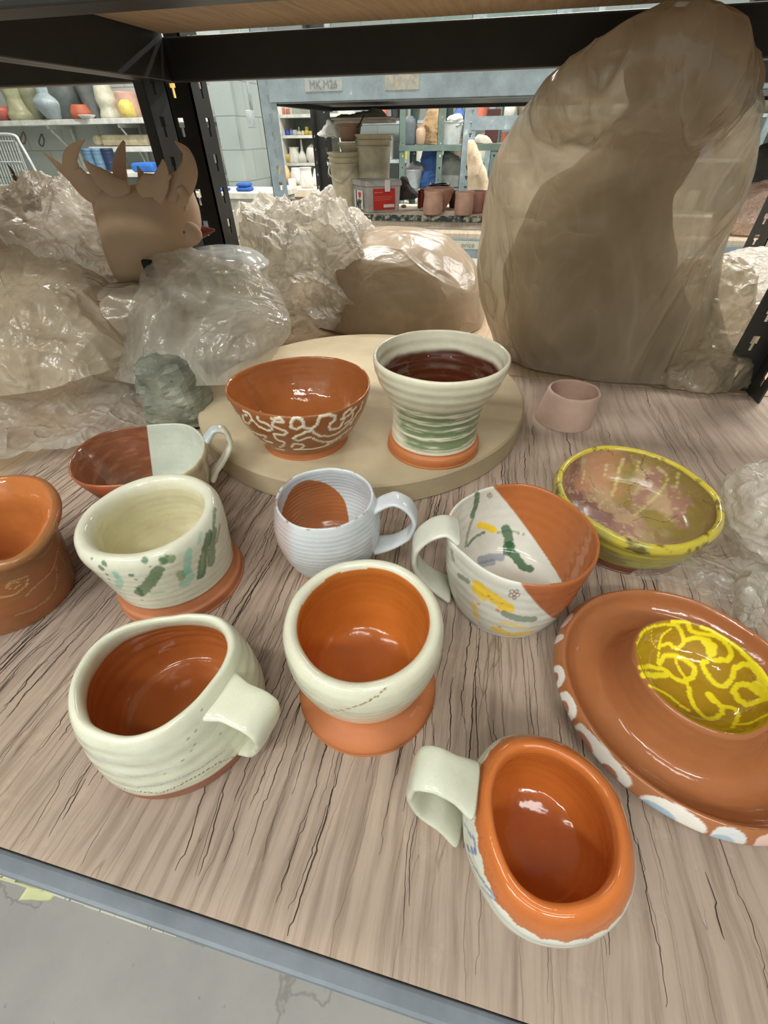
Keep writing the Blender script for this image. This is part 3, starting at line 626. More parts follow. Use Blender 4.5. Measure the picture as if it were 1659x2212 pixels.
for pts, w, c, al in [([(740, 1080), (760, 1130), (750, 1160)], .0055, TQ, .6), ([(730, 1075), (745, 1100)], .003, TQ, .5), ([(1215, 940), (1210, 1000), (1205, 1060)], .0058, TQ, .6), ([(1205, 1060), (1225, 1100), (1190, 1140)], .0078, TQ, .55), ([(970, 1205), (1040, 1190)], .0025, TQ, .55), ([(1295, 800), (1285, 870)], .0028, TQ, .5), ([(750, 1190), (810, 1230)], .002, TQ, .5), ([(1385, 640), (1380, 760)], .003, GR, .7),
                     ([(1015, 1055), (980, 1100), (935, 1160), (890, 1200)], .0085, GR, .8), ([(1000, 1080), (960, 1130)], .004, GR2, .8), ([(880, 1170), (900, 1215)], .004, GR, .9),
                     ([(1350, 830), (1330, 900), (1310, 980), (1300, 1080)], .0078, GR, .85), ([(1385, 800), (1370, 900), (1365, 1000)], .0075, GR, .7), ([(1340, 900), (1345, 1000)], .003, GR2, .8), ([(1310, 940), (1300, 1060)], .003, lin((160, 176, 130)), .6), ([(1420, 760), (1400, 860)], .003, GR2, .6),
                     ([(1045, 990), (1090, 985)], .0072, GR2, .8), ([(1035, 985), (1060, 1000)], .004, GR, .7), ([(1150, 1070), (1170, 1100)], .0058, GR2, .65)]:
    p.stroke([crop2(*q) for q in pts], w, c, alpha=al, soft=.0007, ragged=.35, dens=3)
for (u, v, r) in [(655, 1005, .0022), (645, 1040, .0024), (920, 990, .0022), (830, 1085, .0019), (575, 968, .0012), (675, 1080, .0013), (870, 1115, .001), (905, 1248, .0009), (950, 1028, .0009), (1065, 965, .001), (690, 1110, .001)]:
    p.blob(*crop2(u, v), r, GR, soft=.0004)
e = p.build('cup', 'thick-rimmed cream cup with green and turquoise brush marks, terracotta foot', 'cup')
# --- terracotta cup at the left edge
p = Pot((-0.3660, 0.1550), ZB, [(0, .002), (.0385, 0), (.0425, .003), (.0465, .02), (.0505, .042), (.0530, .058), (.0595, .071), (.0662, .080), (.0655, .0848), (.0615, .0858), (.0555, .081), (.048, .070), (.043, .045), (.036, .02), (.022, .013), (0, .012)], 9, rim_px=[(0, 1030), (60, 1028), (108, 1045), (130, 1078), (130, 1105), (112, 1145), (92, 1180), (60, 1208), (0, 1224), (-120, 1200), (-190, 1120), (-120, 1060)], rim_z=.884, rim_c=(-0.3620, 0.1530), seed=12, wob=.002, wpow=3)
p.col[:] = lin((166, 104, 66)); p.rgh[:] = .2; p.fill(p.inner, lin((190, 116, 62)), .08)
p.fill((~p.inner) * smooth(.42, .62, fbm(p.V * (1, 1, 4), 30, 7)) * .35, lin((150, 124, 66)))
SL = lin((222, 200, 134))
for pts, w in [([(60, 1170), (45, 1165), (75, 1140), (110, 1130), (125, 1145), (95, 1170)], .0009), ([(40, 1165), (70, 1130), (130, 1110), (170, 1090), (190, 1100), (170, 1150), (110, 1200), (50, 1222), (-20, 1228)], .0010), ([(172, 1215), (240, 1150), (330, 1070), (370, 980), (385, 900)], .0009), ([(310, 1230), (360, 1180), (378, 1100), (370, 1020)], .0008), ([(390, 930), (420, 980), (435, 1030)], .0008), ([(205, 978), (270, 965), (330, 900), (380, 740)], .0009), ([(100, 1345), (220, 1300), (330, 1230)], .0008)]:
    p.stroke([crop2(*q) for q in pts], w * 1.6, SL, alpha=.85, soft=.0003, ragged=.2)
e = p.build('cup', 'glossy terracotta cup at the left edge, cream spiral trailed on its side', 'cup')
# --- pinched bowl-mug, half brown and half pale glaze
RP1 = [(147, 1001), (165, 968), (195, 945), (235, 930), (305, 920), (345, 914), (392, 915), (428, 930), (443, 957), (428, 1000), (385, 1030), (327, 1043), (263, 1047), (203, 1049)]
p = Pot((-0.3020, 0.2900), ZB, [(0, .002), (.032, 0), (.037, .003), (.043, .015), (.050, .035), (.0565, .055), (.0600, .066), (.0603, .0705), (.0590, .0715), (.0578, .0700), (.054, .055), (.047, .035), (.040, .015), (.025, .008), (0, .007)], 8, rim_px=RP1, rim_z=.8715, rim_c=(-0.3110, 0.2858), seed=15, wob=.0015, wpow=1.2)
p.col[:] = lin((222, 212, 182)); p.fill(p.inner, lin((206, 214, 200)), .08)
a1 = p.anchor(313, 922, rim=True); a2 = p.anchor(326, 1010, 'in', .01); a3 = p.anchor(336, 1042, rim=True); sd = p.plane_side(a1, a2, a3); sg = np.sign(sd[np.argmin(np.hypot(*(p.px - (220, 990)).T))])
p.fill(p.inner * smooth(-.0003, .0003, sd * sg), lin((132, 82, 58)), .12)
p.fill(p.inner * smooth(-.0003, .0003, sd * sg) * smooth(.5, .66, fbm(p.V * (1, 1, 5), 50, 4)) * .5, lin((170, 112, 80)))
p.fill((~p.inner) * smooth(-.0003, .0003, sd * sg - .004), lin((172, 96, 62)), .3)
p.fill((~p.inner) * (sd * sg < 0.004) * smooth(.5, .65, fbm(p.V * (3, 3, 1), 40, 14)) * .45, lin((190, 164, 116)))
p.fill((~p.inner) * (p.z < .008), RAW, .6)
e = p.build('mug', 'oval pinched mug, dark brown half and pale green half inside, handle with blue touch', 'mug')
ph = az(p.c + np.array([-.004, 0, 0]), at_z(480, 945, .868)); hp = p.hp(ph, [(446, 950), (462, 928), (485, 930), (497, 958), (484, 990), (468, 1014), (458, 1034)])
def pblue(V, cl, t):
    k = .6 * smooth(.42, .1, t) * smooth(.35, .55, fbm(V, 140, 5)); return cl * (1 - k[:, None]) + lin((166, 190, 202)) * k[:, None]
p.strap('handle', hp, .0052, .0135, ph, lin((226, 226, 208)), paint=pblue)
# --- big cream mug with a broad strap handle
RP4 = [(139, 1513), (161, 1441), (208, 1381), (308, 1338), (380, 1328), (433, 1325), (480, 1328), (512, 1356), (523, 1395), (508, 1430), (480, 1475), (418, 1551), (339, 1604), (261, 1623), (200, 1610), (151, 1573)]
p = Pot((-0.1625, 0.0945), ZB, [(0, .002), (.046, 0), (.0505, .002), (.0528, .011), (.0528, .025), (.0512, .042), (.0488, .056), (.0464, .0665), (.0440, .0722), (.0415, .0735), (.0392, .0712), (.0388, .066), (.0425, .05), (.0440, .034), (.041, .017), (.033, .0095), (0, .0080)], 9, rim_px=RP4, rim_z=.8705, rim_c=(-0.1600, 0.0912), seed=20, ripple=.00055, rp=560, wob=.0016, wpow=1.6)
p.col[:] = lin((222, 224, 202)); p.fill(p.inner * smooth(.0150, .0156, p.tt + (fbm(p.V, 40, 2) - .5) * .002), lin((182, 108, 56)), .12)
zz = p.z + .004 * np.sin(p.th * 2 + 1)
p.fill((~p.inner) * smooth(.0150, .0135, zz), lin((158, 102, 78)), .5)
p.fill((~p.inner) * smooth(.55, .75, fbm(p.V * (1, 1, 6), 18, 12)) * .3, lin((176, 178, 168)))
def c4(u, v): return (120 + u / 3.19, 1300 + v / 3.19)
p.stroke([c4(*q) for q in [(400, 1270), (500, 1310), (620, 1325), (720, 1330), (850, 1280), (1000, 1200), (1130, 1120), (1230, 1080), (1330, 1060)]], .0006, lin((70, 46, 42)), soft=.0002, alpha=.9)
p.stroke([c4(*q) for q in [(560, 1290), (700, 1280), (850, 1230), (980, 1170), (1100, 1090), (1170, 1040)]], .0010, lin((140, 142, 166)), soft=.0006, alpha=.7)
p.stroke([c4(*q) for q in [(440, 1200), (560, 1220), (700, 1190), (820, 1150)]], .0012, lin((186, 186, 178)), soft=.001, alpha=.6)
for q in [(970, 895), (960, 1000), (935, 1040), (1020, 740), (870, 1105), (750, 1200), (920, 955), (1150, 910)]: p.blob(*c4(*q), .0007, lin((90, 88, 74)), soft=.0003)
e = p.build('mug', 'wide cream mug with orange-brown inside and broad strap handle pointing right', 'mug')
ph = az(p.c, at_z(560, 1545, .86)); hp = p.hp(ph, [(474, 1502), (505, 1515), (548, 1535), (574, 1556), (578, 1580), (562, 1594), (535, 1590), (510, 1580)])
p.strap('handle', hp, .0050, .0235, ph, lin((224, 226, 206)))
# --- painted mug, half white half terracotta
RP7 = [(968, 1113), (1019, 1068), (1070, 1051), (1149, 1048), (1226, 1085), (1279, 1133), (1296, 1190), (1279, 1229), (1245, 1256), (1192, 1268), (1125, 1265), (1053, 1239), (1005, 1200), (964, 1165)]
p = Pot((0.0470, 0.2462), ZB, [(0, .002), (.040, 0), (.0445, .003), (.0485, .014), (.0520, .03), (.0542, .048), (.0562, .064), (.0568, .0712), (.0556, .0735), (.0542, .0718), (.0535, .064), (.0512, .048), (.047, .03), (.040, .014), (.025, .008), (0, .007)], 8, rim_px=RP7, rim_z=.872, rim_c=(0.0484, 0.2518), seed=23, ripple=.0003, rp=700, wpow=1.3)
p.col[:] = lin((222, 222, 212)); a1 = p.anchor(1070, 1051, rim=True); a2 = p.anchor(1196, 1267, rim=True); a3 = p.anchor(1160, 1180, 'in', .012)
sd = p.plane_side(a1, a2, a3); sg = np.sign(sd[np.argmin(np.hypot(*(p.px - (1240, 1150)).T))]); bow = .006 * (1 - np.clip(np.abs((p.V - (a1 + a2) / 2) @ ((a2 - a1) / np.linalg.norm(a2 - a1))) / (np.linalg.norm(a2 - a1) / 2), 0, 1) ** 2)
p.fill(p.inner * smooth(-.0003, .0003, sd * sg), lin((182, 108, 60)), .1)
b1 = p.anchor(1125, 1267, 'out'); b2 = p.anchor(1203, 1338, 'out'); sd = p.plane_side(a1, b1, b2); sg = np.sign(sd[np.argmin(np.hypot(*(p.px - (1240, 1280)).T) + 1e3 * p.inner)])
p.fill((~p.inner) * smooth(-.0003, .0003, sd * sg), lin((172, 102, 62)), .25)
def c7(u, v): return (860 + u / 2.0763, 940 + v / 2.0763)
G7 = lin((54, 100, 62)); Y7 = lin((244, 206, 30)); B7 = lin((120, 128, 156))
for pts, w, c, al, sd_ in [([(362, 270), (355, 320), (340, 370)], .0042, G7, .85, 'in'), ([(345, 370), (325, 430), (312, 500)], .0026, lin((120, 136, 96)), .7, 'in'), ([(320, 500), (350, 465), (395, 440)], .0022, G7, .8, 'in'),
                          ([(375, 408), (405, 420), (432, 432)], .0052, Y7, .95, 'in'), ([(450, 445), (500, 438), (560, 452)], .0016, lin((120, 140, 100)), .7, 'in'), ([(488, 425), (500, 480), (495, 515)], .0060, G7, .85, 'in'), ([(500, 500), (530, 545), (560, 580), (590, 590)], .0056, G7, .9, 'in'), ([(380, 555), (420, 540), (465, 540)], .0058, B7, .65, 'in'), ([(375, 575), (430, 560)], .0042, B7, .6, 'in'),
                          ([(350, 680), (390, 715), (440, 750), (490, 780)], .0085, Y7, .9, 'out'), ([(340, 700), (370, 730)], .0060, Y7, .8, 'out'), ([(480, 810), (540, 830), (610, 835)], .0052, G7, .65, 'out'), ([(440, 880), (500, 905), (590, 895)], .0065, Y7, .85, 'out'), ([(330, 760), (345, 820)], .0045, Y7, .6, 'out'), ([(230, 520), (240, 565)], .0030, lin((130, 146, 104)), .7, 'out'), ([(265, 635), (305, 660)], .0040, lin((110, 128, 92)), .7, 'out'), ([(260, 800), (320, 860)], .0060, lin((120, 120, 140)), .55, 'out'), ([(470, 850), (560, 870)], .003, Y7, .6, 'out')]:
    p.stroke([c7(*q) for q in pts], w * 1.3, c, sd_, alpha=al, soft=.0006, ragged=.28, dens=3)
for (u, v, r) in [(440, 792, .0016), (455, 870, .0013), (355, 765, .0011), (360, 850, .0011), (400, 730, .0012), (460, 760, .001), (500, 900, .001), (415, 745, .0009)]: p.blob(*c7(u, v), r, lin((226, 130, 70)), soft=.0005)
for (cx, cy, rr, sd_) in [(416, 277, 8, 'in'), (522, 722, 15, 'out')]:
    for k in range(5):
        a = k * 2 * math.pi / 5 + .3; q = [(cx + rr * math.cos(a) + rr * .55 * math.cos(b_), cy + rr * math.sin(a) + rr * .55 * math.sin(b_)) for b_ in np.linspace(0, 2 * math.pi, 9)]
        p.stroke([c7(*w_) for w_ in q], .00045, lin((150, 110, 100)), sd_, alpha=.8, soft=.0002, dens=1.5, ragged=.1)
e = p.build('mug', 'mug half white half terracotta, painted yellow flowers and green leaves, handle at left', 'mug')
ph = az(p.c, at_z(900, 1180, .855)); hp = p.hp(ph, [(988, 1148), (962, 1136), (928, 1146), (900, 1172), (897, 1210), (925, 1245), (968, 1272)])
p.strap('handle', hp, .0050, .0240, ph, lin((220, 222, 208)))
# --- small round cup with a broad orange lip, lower right
p = Pot((0.0635, 0.0700), ZB, [(0, .002), (.023, 0), (.026, .002), (.0325, .012), (.0385, .027), (.0408, .041), (.0398, .052), (.0365, .0605), (.0335, .0648), (.0308, .0662), (.0287, .0652), (.0277, .061), (.029, .052), (.031, .040), (.0305, .028), (.0255, .017), (.013, .0118), (0, .0115)], 9, rim_px=[(1094, 1591), (1153, 1589), (1234, 1619), (1316, 1684), (1358, 1772), (1369, 1837), (1348, 1951), (1283, 2006), (1218, 2019), (1153, 2006), (1088, 1951), (1055, 1869), (1033, 1772), (1036, 1674), (1062, 1619)], rim_z=.8605, rim_c=(0.0610, 0.0672), seed=30, ripple=.0002, wpow=1.0)
p.col[:] = lin((196, 112, 56)); p.rgh[:] = .1; p.fill(p.inner * smooth(.003, .008, p.tt), lin((198, 112, 50)))
ns = .0016 * np.abs(np.sin(p.th * 13)) + (fbm(p.V, 60, 3) - .5) * .002
wl = smooth(.2, .9, -np.cos(p.th - az(p.c, at_z(1290, 1830, .86))))      # the white slip climbs higher on the handle side
edge = .0555 + .0045 * wl
p.fill((~p.inner) * (p.z < edge + ns - .001), lin((222, 224, 212)), .1)
BL = lin((92, 124, 172))
def c10(u, v): return (860 + u / 3.072, 1560 + v / 3.072)
for pts, w in [([(410, 650), (450, 720), (490, 780), (495, 850), (460, 860), (445, 820)], .0016), ([(455, 880), (500, 980), (560, 1070), (620, 1150)], .0015), ([(545, 1105), (590, 1150), (625, 1180)], .0014), ([(450, 830), (500, 855)], .0030)]:
    p.stroke([c10(*q) for q in pts], w, BL, alpha=.85, soft=.0004)
for k in range(9):
    q = [(540, 300), (530, 380), (515, 480), (515, 560), (520, 680), (540, 760), (560, 880), (610, 1010), (650, 1120)][k]; q2 = [(535, 380), (515, 470), (515, 550), (515, 640), (545, 770), (555, 870), (590, 980), (640, 1100), (690, 1230)][k]
    md = ((q[0] + q2[0]) / 2 - 22, (q[1] + q2[1]) / 2 + 5); p.stroke([c10(*q), c10(*md), c10(*q2)], .0005, lin((150, 90, 66)), alpha=.7, soft=.0002)
e = p.build('mug', 'small round mug with broad glossy orange lip, blue lines on white side, lower right', 'mug')
ph = az(p.c, at_z(895, 1690, .85)); hp = p.hp(ph, [(1024, 1706), (985, 1682), (940, 1662), (905, 1660), (893, 1685), (915, 1722), (955, 1750), (990, 1775)])
p.strap('handle', hp, .0046, .0200, ph, lin((216, 220, 200)))
# --- yellow bowl
RP8 = [(1201, 1036), (1225, 990), (1294, 960), (1390, 971), (1486, 1012), (1558, 1070), (1568, 1109), (1534, 1165), (1462, 1190), (1390, 1184), (1294, 1142), (1221, 1089)]
p = Pot((0.1580, 0.3510), ZB, [(0, .004), (.055, 0), (.0580, .002), (.0585, .007), (.0600, .0095), (.0650, .018), (.0700, .034), (.0705, .0395), (.0745, .0425), (.0762, .0475), (.0748, .0525), (.0718, .0540), (.0690, .0520), (.0680, .045), (.064, .032), (.055, .02), (.035, .013), (0, .011)], 11, rim_px=RP8, rim_z=.853, rim_c=(0.1555, 0.3484), seed=33, ripple=.0002, wpow=1.0)
yl = lin((202, 186, 70)); p.col[:] = yl; q = fbm(p.V, 45, 3); p.fill(smooth(.5, .72, q) * (~p.inner), lin((182, 176, 96)))
p.fill((~p.inner) * smooth(.55, .70, fbm(p.V * (1, 1, 3), 22, 9)) * (p.z < .034) * .6, lin((112, 86, 70)))
p.fill((~p.inner) * (p.z < .0085), lin((116, 72, 54)), .3)
p.fill((p.tt > -.012) * (p.tt < .006) * smooth(.56, .70, fbm(p.V, 130, 21)) * .8, lin((84, 66, 40)))
ii = p.inner & (p.tt > .004); base = lin((166, 128, 112)); p.fill(ii, base, .22)
p.fill(ii * smooth(.4, .6, fbm(p.V, 26, 41)) * .8, lin((132, 92, 84))); p.fill(ii * smooth(.48, .66, fbm(p.V * (1, 1, .3), 60, 17)) * .6, lin((196, 176, 134)))
p.fill(ii * smooth(.58, .7, fbm(p.V, 260, 19)) * .5, lin((206, 190, 150)))
p.fill(ii * smooth(-.010, .030, p.V @ np.array([.75, .5, 0])) * smooth(.40, .58, fbm(p.V, 40, 29)) * .85, lin((142, 128, 60)))
p.fill(ii * smooth(.010, -.002, p.V[:, 0] * .6 - p.V[:, 1] * .5 + .02) * smooth(.45, .6, fbm(p.V, 30, 61)) * .7, lin((190, 138, 108)))
def c8(u, v): return (860 + u / 2.0763, 940 + v / 2.0763)
for pts, w in [([(1010, 120), (990, 190), (965, 260)], .0035), ([(1160, 150), (1200, 200), (1130, 290), (1060, 350)], .0028), ([(940, 140), (935, 180)], .0035), ([(1250, 180), (1240, 230)], .0035), ([(845, 165), (835, 210)], .003), ([(1080, 130), (1075, 165)], .003)]: p.stroke([c8(*q_) for q_ in pts], w, lin((214, 204, 140)), 'in', alpha=.65, soft=.0012)
for pts in [[(1110, 95), (1090, 150), (1110, 200), (1040, 220), (1050, 280), (1020, 298)], [(1060, 375), (1110, 358), (1200, 380), (1250, 350)], [(940, 65), (968, 95)], [(870, 190), (885, 225)], [(1360, 290), (1415, 318)]]: p.stroke([c8(*q_) for q_ in pts], .0007, lin((58, 30, 24)), 'in', alpha=.9, soft=.0002, dens=3)
e = p.build('bowl', 'yellow glazed bowl with blotchy purple-brown inside and black veins', 'bowl')
# --- terracotta platter with a raised yellow cup in its middle
p = Pot((0.1625, 0.1735), ZB, [(0, .003), (.058, 0), (.064, .002), (.074, .009), (.0808, .0155), (.0828, .0195), (.0808, .0250), (.0778, .0285), (.0752, .0262), (.0720, .020), (.066, .0148), (.058, .0135), (.0505, .0165), (.0450, .026), (.0415, .038), (.0398, .0440), (.0380, .0460), (.0362, .0445), (.0338, .037), (.0275, .028), (.0175, .0225), (0, .0205)], 7, n=560, m=280, seed=37, ripple=.00012, wob=.0009)
tr_ = lin((166, 106, 66)); p.col[:] = tr_; p.rgh[:] = .12
cup = p.inner & (p.r < .0375) & (p.tt > .05)
p.fill(cup, lin((168, 132, 34)), .05)
def c9(u, v): return (1180 + u / 3.4635, 1240 + v / 3.4635)
YL = lin((238, 222, 44))
for pts, w in [([(700, 520), (740, 440), (830, 400), (960, 395), (1010, 440), (1045, 510), (1000, 560), (930, 530), (860, 545)], .0024), ([(860, 545), (880, 470), (930, 430)], .002), ([(960, 365), (1060, 362), (1080, 430), (1150, 460), (1250, 475), (1330, 520), (1370, 600), (1330, 650), (1240, 645), (1185, 650), (1200, 720), (1260, 800), (1330, 825), (1380, 765), (1400, 700), (1500, 680), (1560, 740), (1600, 820)], .0028),
               ([(1040, 510), (1130, 490), (1205, 510)], .0030), ([(1200, 520), (1240, 560), (1225, 600)], .0052), ([(860, 660), (900, 612), (980, 605), (1060, 640), (1125, 700), (1105, 770), (1030, 790), (960, 760), (900, 705), (800, 690), (720, 690)], .0029), ([(730, 740), (830, 752), (905, 740)], .0036), ([(980, 620), (1000, 690), (1050, 760)], .0020),
               ([(1060, 780), (1080, 880), (1120, 980), (1200, 1060), (1280, 1060), (1325, 1000), (1290, 950), (1235, 905), (1225, 890)], .0026), ([(1225, 890), (1260, 930)], .0042), ([(1300, 970), (1400, 990), (1430, 1060), (1390, 1130)], .0024), ([(1400, 870), (1420, 822), (1500, 820), (1560, 870), (1640, 900)], .0030), ([(1400, 870), (1440, 930), (1500, 965), (1560, 945), (1640, 920)], .0030), ([(1560, 830), (1640, 900)], .0060),
               ([(780, 820), (900, 880), (1000, 960), (1080, 1010)], .0018), ([(1430, 1110), (1520, 1100), (1600, 1060), (1659, 1030)], .0022), ([(1180, 400), (1260, 430), (1400, 540), (1500, 640), (1600, 760), (1650, 830)], .0026), ([(735, 470), (705, 560), (720, 620)], .0012), ([(800, 440), (810, 520), (850, 560)], .0012), ([(860, 560), (850, 660)], .002), ([(1540, 700), (1640, 780)], .0050)]:
    p.stroke([c9(*q) for q in pts], w * 1.15, YL, 'in', soft=.0004, ragged=.1)
for q in [(930, 370), (1050, 970), (1070, 1055), (990, 985), (840, 830)]: p.blob(*c9(*q), .0009, lin((190, 90, 26)), 'in', soft=.0004)
# white, pink and blue slip daubs around the outer wall
ow = (~p.inner) & (p.z > .010)
a0 = np.degrees(p.th) % 360
for (s0, s1, c, al) in [(146, 158, lin((226, 206, 196)), .9), (163, 168, lin((226, 214, 204)), .9), (181, 191, lin((230, 226, 218)), 1), (194, 206, lin((230, 226, 218)), 1), (208.5, 236, lin((228, 220, 212)), 1), (241, 262, lin((226, 220, 212)), 1), (264, 275, lin((214, 214, 214)), 1), (278, 292, lin((226, 196, 184)), .9), (295, 320, lin((226, 206, 198)), .9), (20, 40, lin((226, 210, 200)), .9), (70, 95, lin((226, 210, 200)), .9)]:
    mid, hw = (s0 + s1) / 2, (s1 - s0) / 2; dd = np.abs(((a0 - mid + 180) % 360) - 180) / hw
    shp = (dd ** 2 + ((p.z - .0200) / .0078) ** 4 + (fbm(p.V, 120, 5) - .5) * .6); p.fill(ow * smooth(1.08, .95, shp) * al, c, .08)
for (mid, hw, c) in [(186, 2.6, lin((150, 78, 50))), (200, 3, lin((156, 84, 54))), (215, 5, lin((170, 96, 70))), (228, 3.6, lin((160, 92, 66))), (247, 6, lin((150, 176, 196))), (268, 4, lin((160, 184, 196)))]:
    dd = np.abs(((a0 - mid + 180) % 360) - 180) / hw; p.fill(ow * smooth(1.1, .8, dd ** 2 + ((p.z - .019) / .0042) ** 2) * .9, c)
e = p.build('platter', 'round terracotta platter with raised yellow-patterned dip cup in its middle', 'platter')
# --- bat and the two pots on it
BATM = mat_simple('plaster_bat', (188, 173, 142), (168, 153, 124), 7, .85, 0, .3, 120)
bc = (-0.1585, 0.5470)
bat = lathe('throwing_bat', [(0, .0001), (.2215, .0001), (.2235, .002), (.2235, .0265), (.2215, .0292), (.219, .0300), (0, .0300)], BATM, None, 160, loc=(0, 0, 0), sharp=True); bat.location = (bc[0], bc[1], ZB)
tag(bat, 'large round tan plaster bat lying on the board, under two pots', 'bat')
ZT = ZB + .0301
p = Pot((-0.1905, 0.4082), ZT, [(0, .004), (.046, 0), (.0492, .002), (.0500, .007), (.0525, .0105), (.0620, .025), (.0705, .042), (.0755, .058), (.0768, .065), (.0757, .0672), (.0742, .0655), (.0722, .058), (.066, .04), (.055, .022), (.04, .013), (0, .011)], 9, rim_px=[(484, 845), (498, 817), (571, 785), (649, 773), (741, 778), (786, 799), (799, 831), (782, 863), (731, 891), (649, 902), (571, 895), (512, 872)], rim_z=.896, rim_c=(-0.1893, 0.4095), seed=41, wpow=1.0)
p.col[:] = lin((158, 98, 58)); p.fill(p.inner, lin((166, 100, 54)), .07); p.fill((~p.inner) * (p.z < .0095), RAW, .6)
def c11(u, v): return (420 + u / 2.183, 680 + v / 2.183)
SLW = lin((232, 222, 198))
for pts in [[(160, 420), (178, 455), (205, 485), (212, 515), (195, 520), (186, 490)], [(225, 462), (248, 472), (262, 498), (248, 518), (228, 508), (222, 482), (240, 480)], [(262, 500), (300, 535), (345, 556), (362, 545), (330, 520), (295, 505), (290, 488)], [(360, 500), (398, 496), (414, 516), (375, 512), (362, 530), (400, 548), (430, 562), (415, 575), (372, 572), (385, 598), (422, 612), (402, 634)],
            [(450, 520), (462, 497), (500, 500), (514, 528), (480, 548), (452, 540), (450, 520)], [(514, 542), (555, 546), (585, 520), (602, 486), (655, 481), (672, 500), (645, 525), (650, 548), (690, 540), (708, 510), (712, 478), (742, 450), (756, 470), (745, 500), (718, 520)], [(462, 592), (520, 566), (560, 552), (585, 578), (640, 580), (690, 560), (742, 512)], [(462, 592), (490, 604), (540, 588), (600, 606), (652, 604), (705, 572), (745, 540)], [(455, 632), (470, 618), (515, 624), (505, 640), (470, 646), (560, 642), (620, 628), (640, 612)],
            [(800, 420), (790, 450), (765, 485), (745, 520)], [(258, 552), (300, 574), (330, 580), (325, 600), (360, 612)], [(285, 590), (325, 612)], [(385, 640), (420, 648)], [(700, 500), (735, 480), (770, 440)], [(640, 620), (690, 590)]]:
    p.stroke([c11(*q_) for q_ in pts], .0035, SLW, 'out', soft=.0004, ragged=.08, lift=.0006, dens=4)
back = (~p.inner) & (~p.vis) & (p.z > .015); p.fill(back * smooth(.05, .035, np.abs(fbm(p.V, 55, 91, 1) - .5)), SLW)
e = p.build('bowl', 'terracotta bowl with white squiggle slip trails, standing on the round bat', 'bowl')
p = Pot((-0.0410, 0.4250), ZT, [(0, .003), (.049, 0), (.0515, .002), (.0520, .0075), (.0505, .0115), (.0480, .013), (.0482, .0165), (.0468, .03), (.0475, .044), (.0505, .057), (.0560, .070), (.0622, .082), (.0664, .094), (.0680, .1025), (.0672, .1062), (.0650, .1066), (.0635, .102), (.0605, .088), (.054, .072), (.048, .055), (.044, .03), (.042, .02), (.03, .014), (0, .013)], 14, rim_c=(-0.0392, 0.4225), seed=44, ripple=.0008, rp=620, wob=.0010)
p.col[:] = lin((232, 228, 204)); p.rgh[:] = .18
p.fill(p.inner * smooth(.020, .026, p.tt + (fbm(p.V, 20, 2) - .5) * .012), lin((88, 44, 26)), .04)
p.fill((~p.inner) * (p.z < .0150), lin((190, 116, 68)), .45)
fa = az(p.c, CAMP) + .35; da = np.abs(((p.th - fa + math.pi) % (2 * math.pi)) - math.pi)
st = fbm(np.c_[p.V[:, :2] * 40, p.z * 900], 1.0, 5, 3); gb = smooth(1.45, .95, da + (fbm(p.V, 60, 5) - .5) * .7)
low = smooth(.056, .047, p.z) * smooth(.020, .024, p.z); bands = (.5 + .5 * np.sin(p.z * 620 + 44 + 2.6)) * smooth(.076, .066, p.z)
GV = lin((96, 124, 78))
p.fill((~p.inner) * gb * np.clip(smooth(.40, .62, st + .35 * bands + .12 * low - .12), 0, 1) * smooth(.078, .064, p.z) * smooth(.017, .022, p.z) * .85, GV)
for pts in [[(950, 480), (1060, 500), (1150, 512), (1230, 510)], [(940, 545), (990, 600), (1040, 650)], [(1215, 560), (1220, 630)]]: p.stroke([c11(*q_) for q_ in pts], .0008, lin((90, 112, 78)), 'out', alpha=.6, soft=.0004)
e = p.build('vase', 'flared cream vase with green brushed bands and dark brown inside, on the round bat', 'vase')
# --- unfired pink cup near the back right corner
p = Pot((0.1235, 0.5720), ZB, [(0, .002), (.035, 0), (.0375, .002), (.0365, .015), (.0345, .032), (.0335, .0415), (.0318, .0435), (.0300, .042), (.0290, .03), (.0285, .015), (.02, .008), (0, .007)], 6, rim_c=(0.1275, 0.5735), seed=47, wob=.0016, n=200, m=120)
p.col[:] = lin((196, 168, 152)); p.rgh[:] = .8; p.fill(p.inner, lin((176, 146, 130)))
p.build('cup', 'small unfired pinkish clay cup alone on the board behind the yellow bowl', 'cup')
# ---------------------------------------------------------------- plastic bags and what they cover
def crumple(V, N, amp, cell, seed, aniso=(1, 1, 1), fold=0.6, fine=0.35):
    """sharp-crested wandering folds of decreasing size, pushed along the surface normal"""
    out = np.zeros(len(V)); sc = np.asarray(aniso, float)
    for k, (c_, a_) in enumerate([(cell * 2.4, 1.0), (cell * 1.25, .55), (cell * .62, .30), (cell * .3, .16 * fine / .35)]):
        f = 1.0 / c_; W_ = V * sc + c_ * .9 * (np.c_[vnoise(V * sc, f * .8, seed + 10 * k + 1), vnoise(V * sc, f * .8, seed + 10 * k + 2), vnoise(V * sc, f * .8, seed + 10 * k + 3)] - .5)
        r = 1 - np.abs(2 * vnoise(W_, f, seed + 10 * k) - 1); r2 = 1 - np.abs(2 * vnoise(W_[:, [1, 2, 0]] * 1.13, f, seed + 10 * k + 5) - 1)
        out += a_ * amp * ((r ** 2 + r2 ** 2) * (.6 + fold) - .75)
    return V + N * out[:, None]
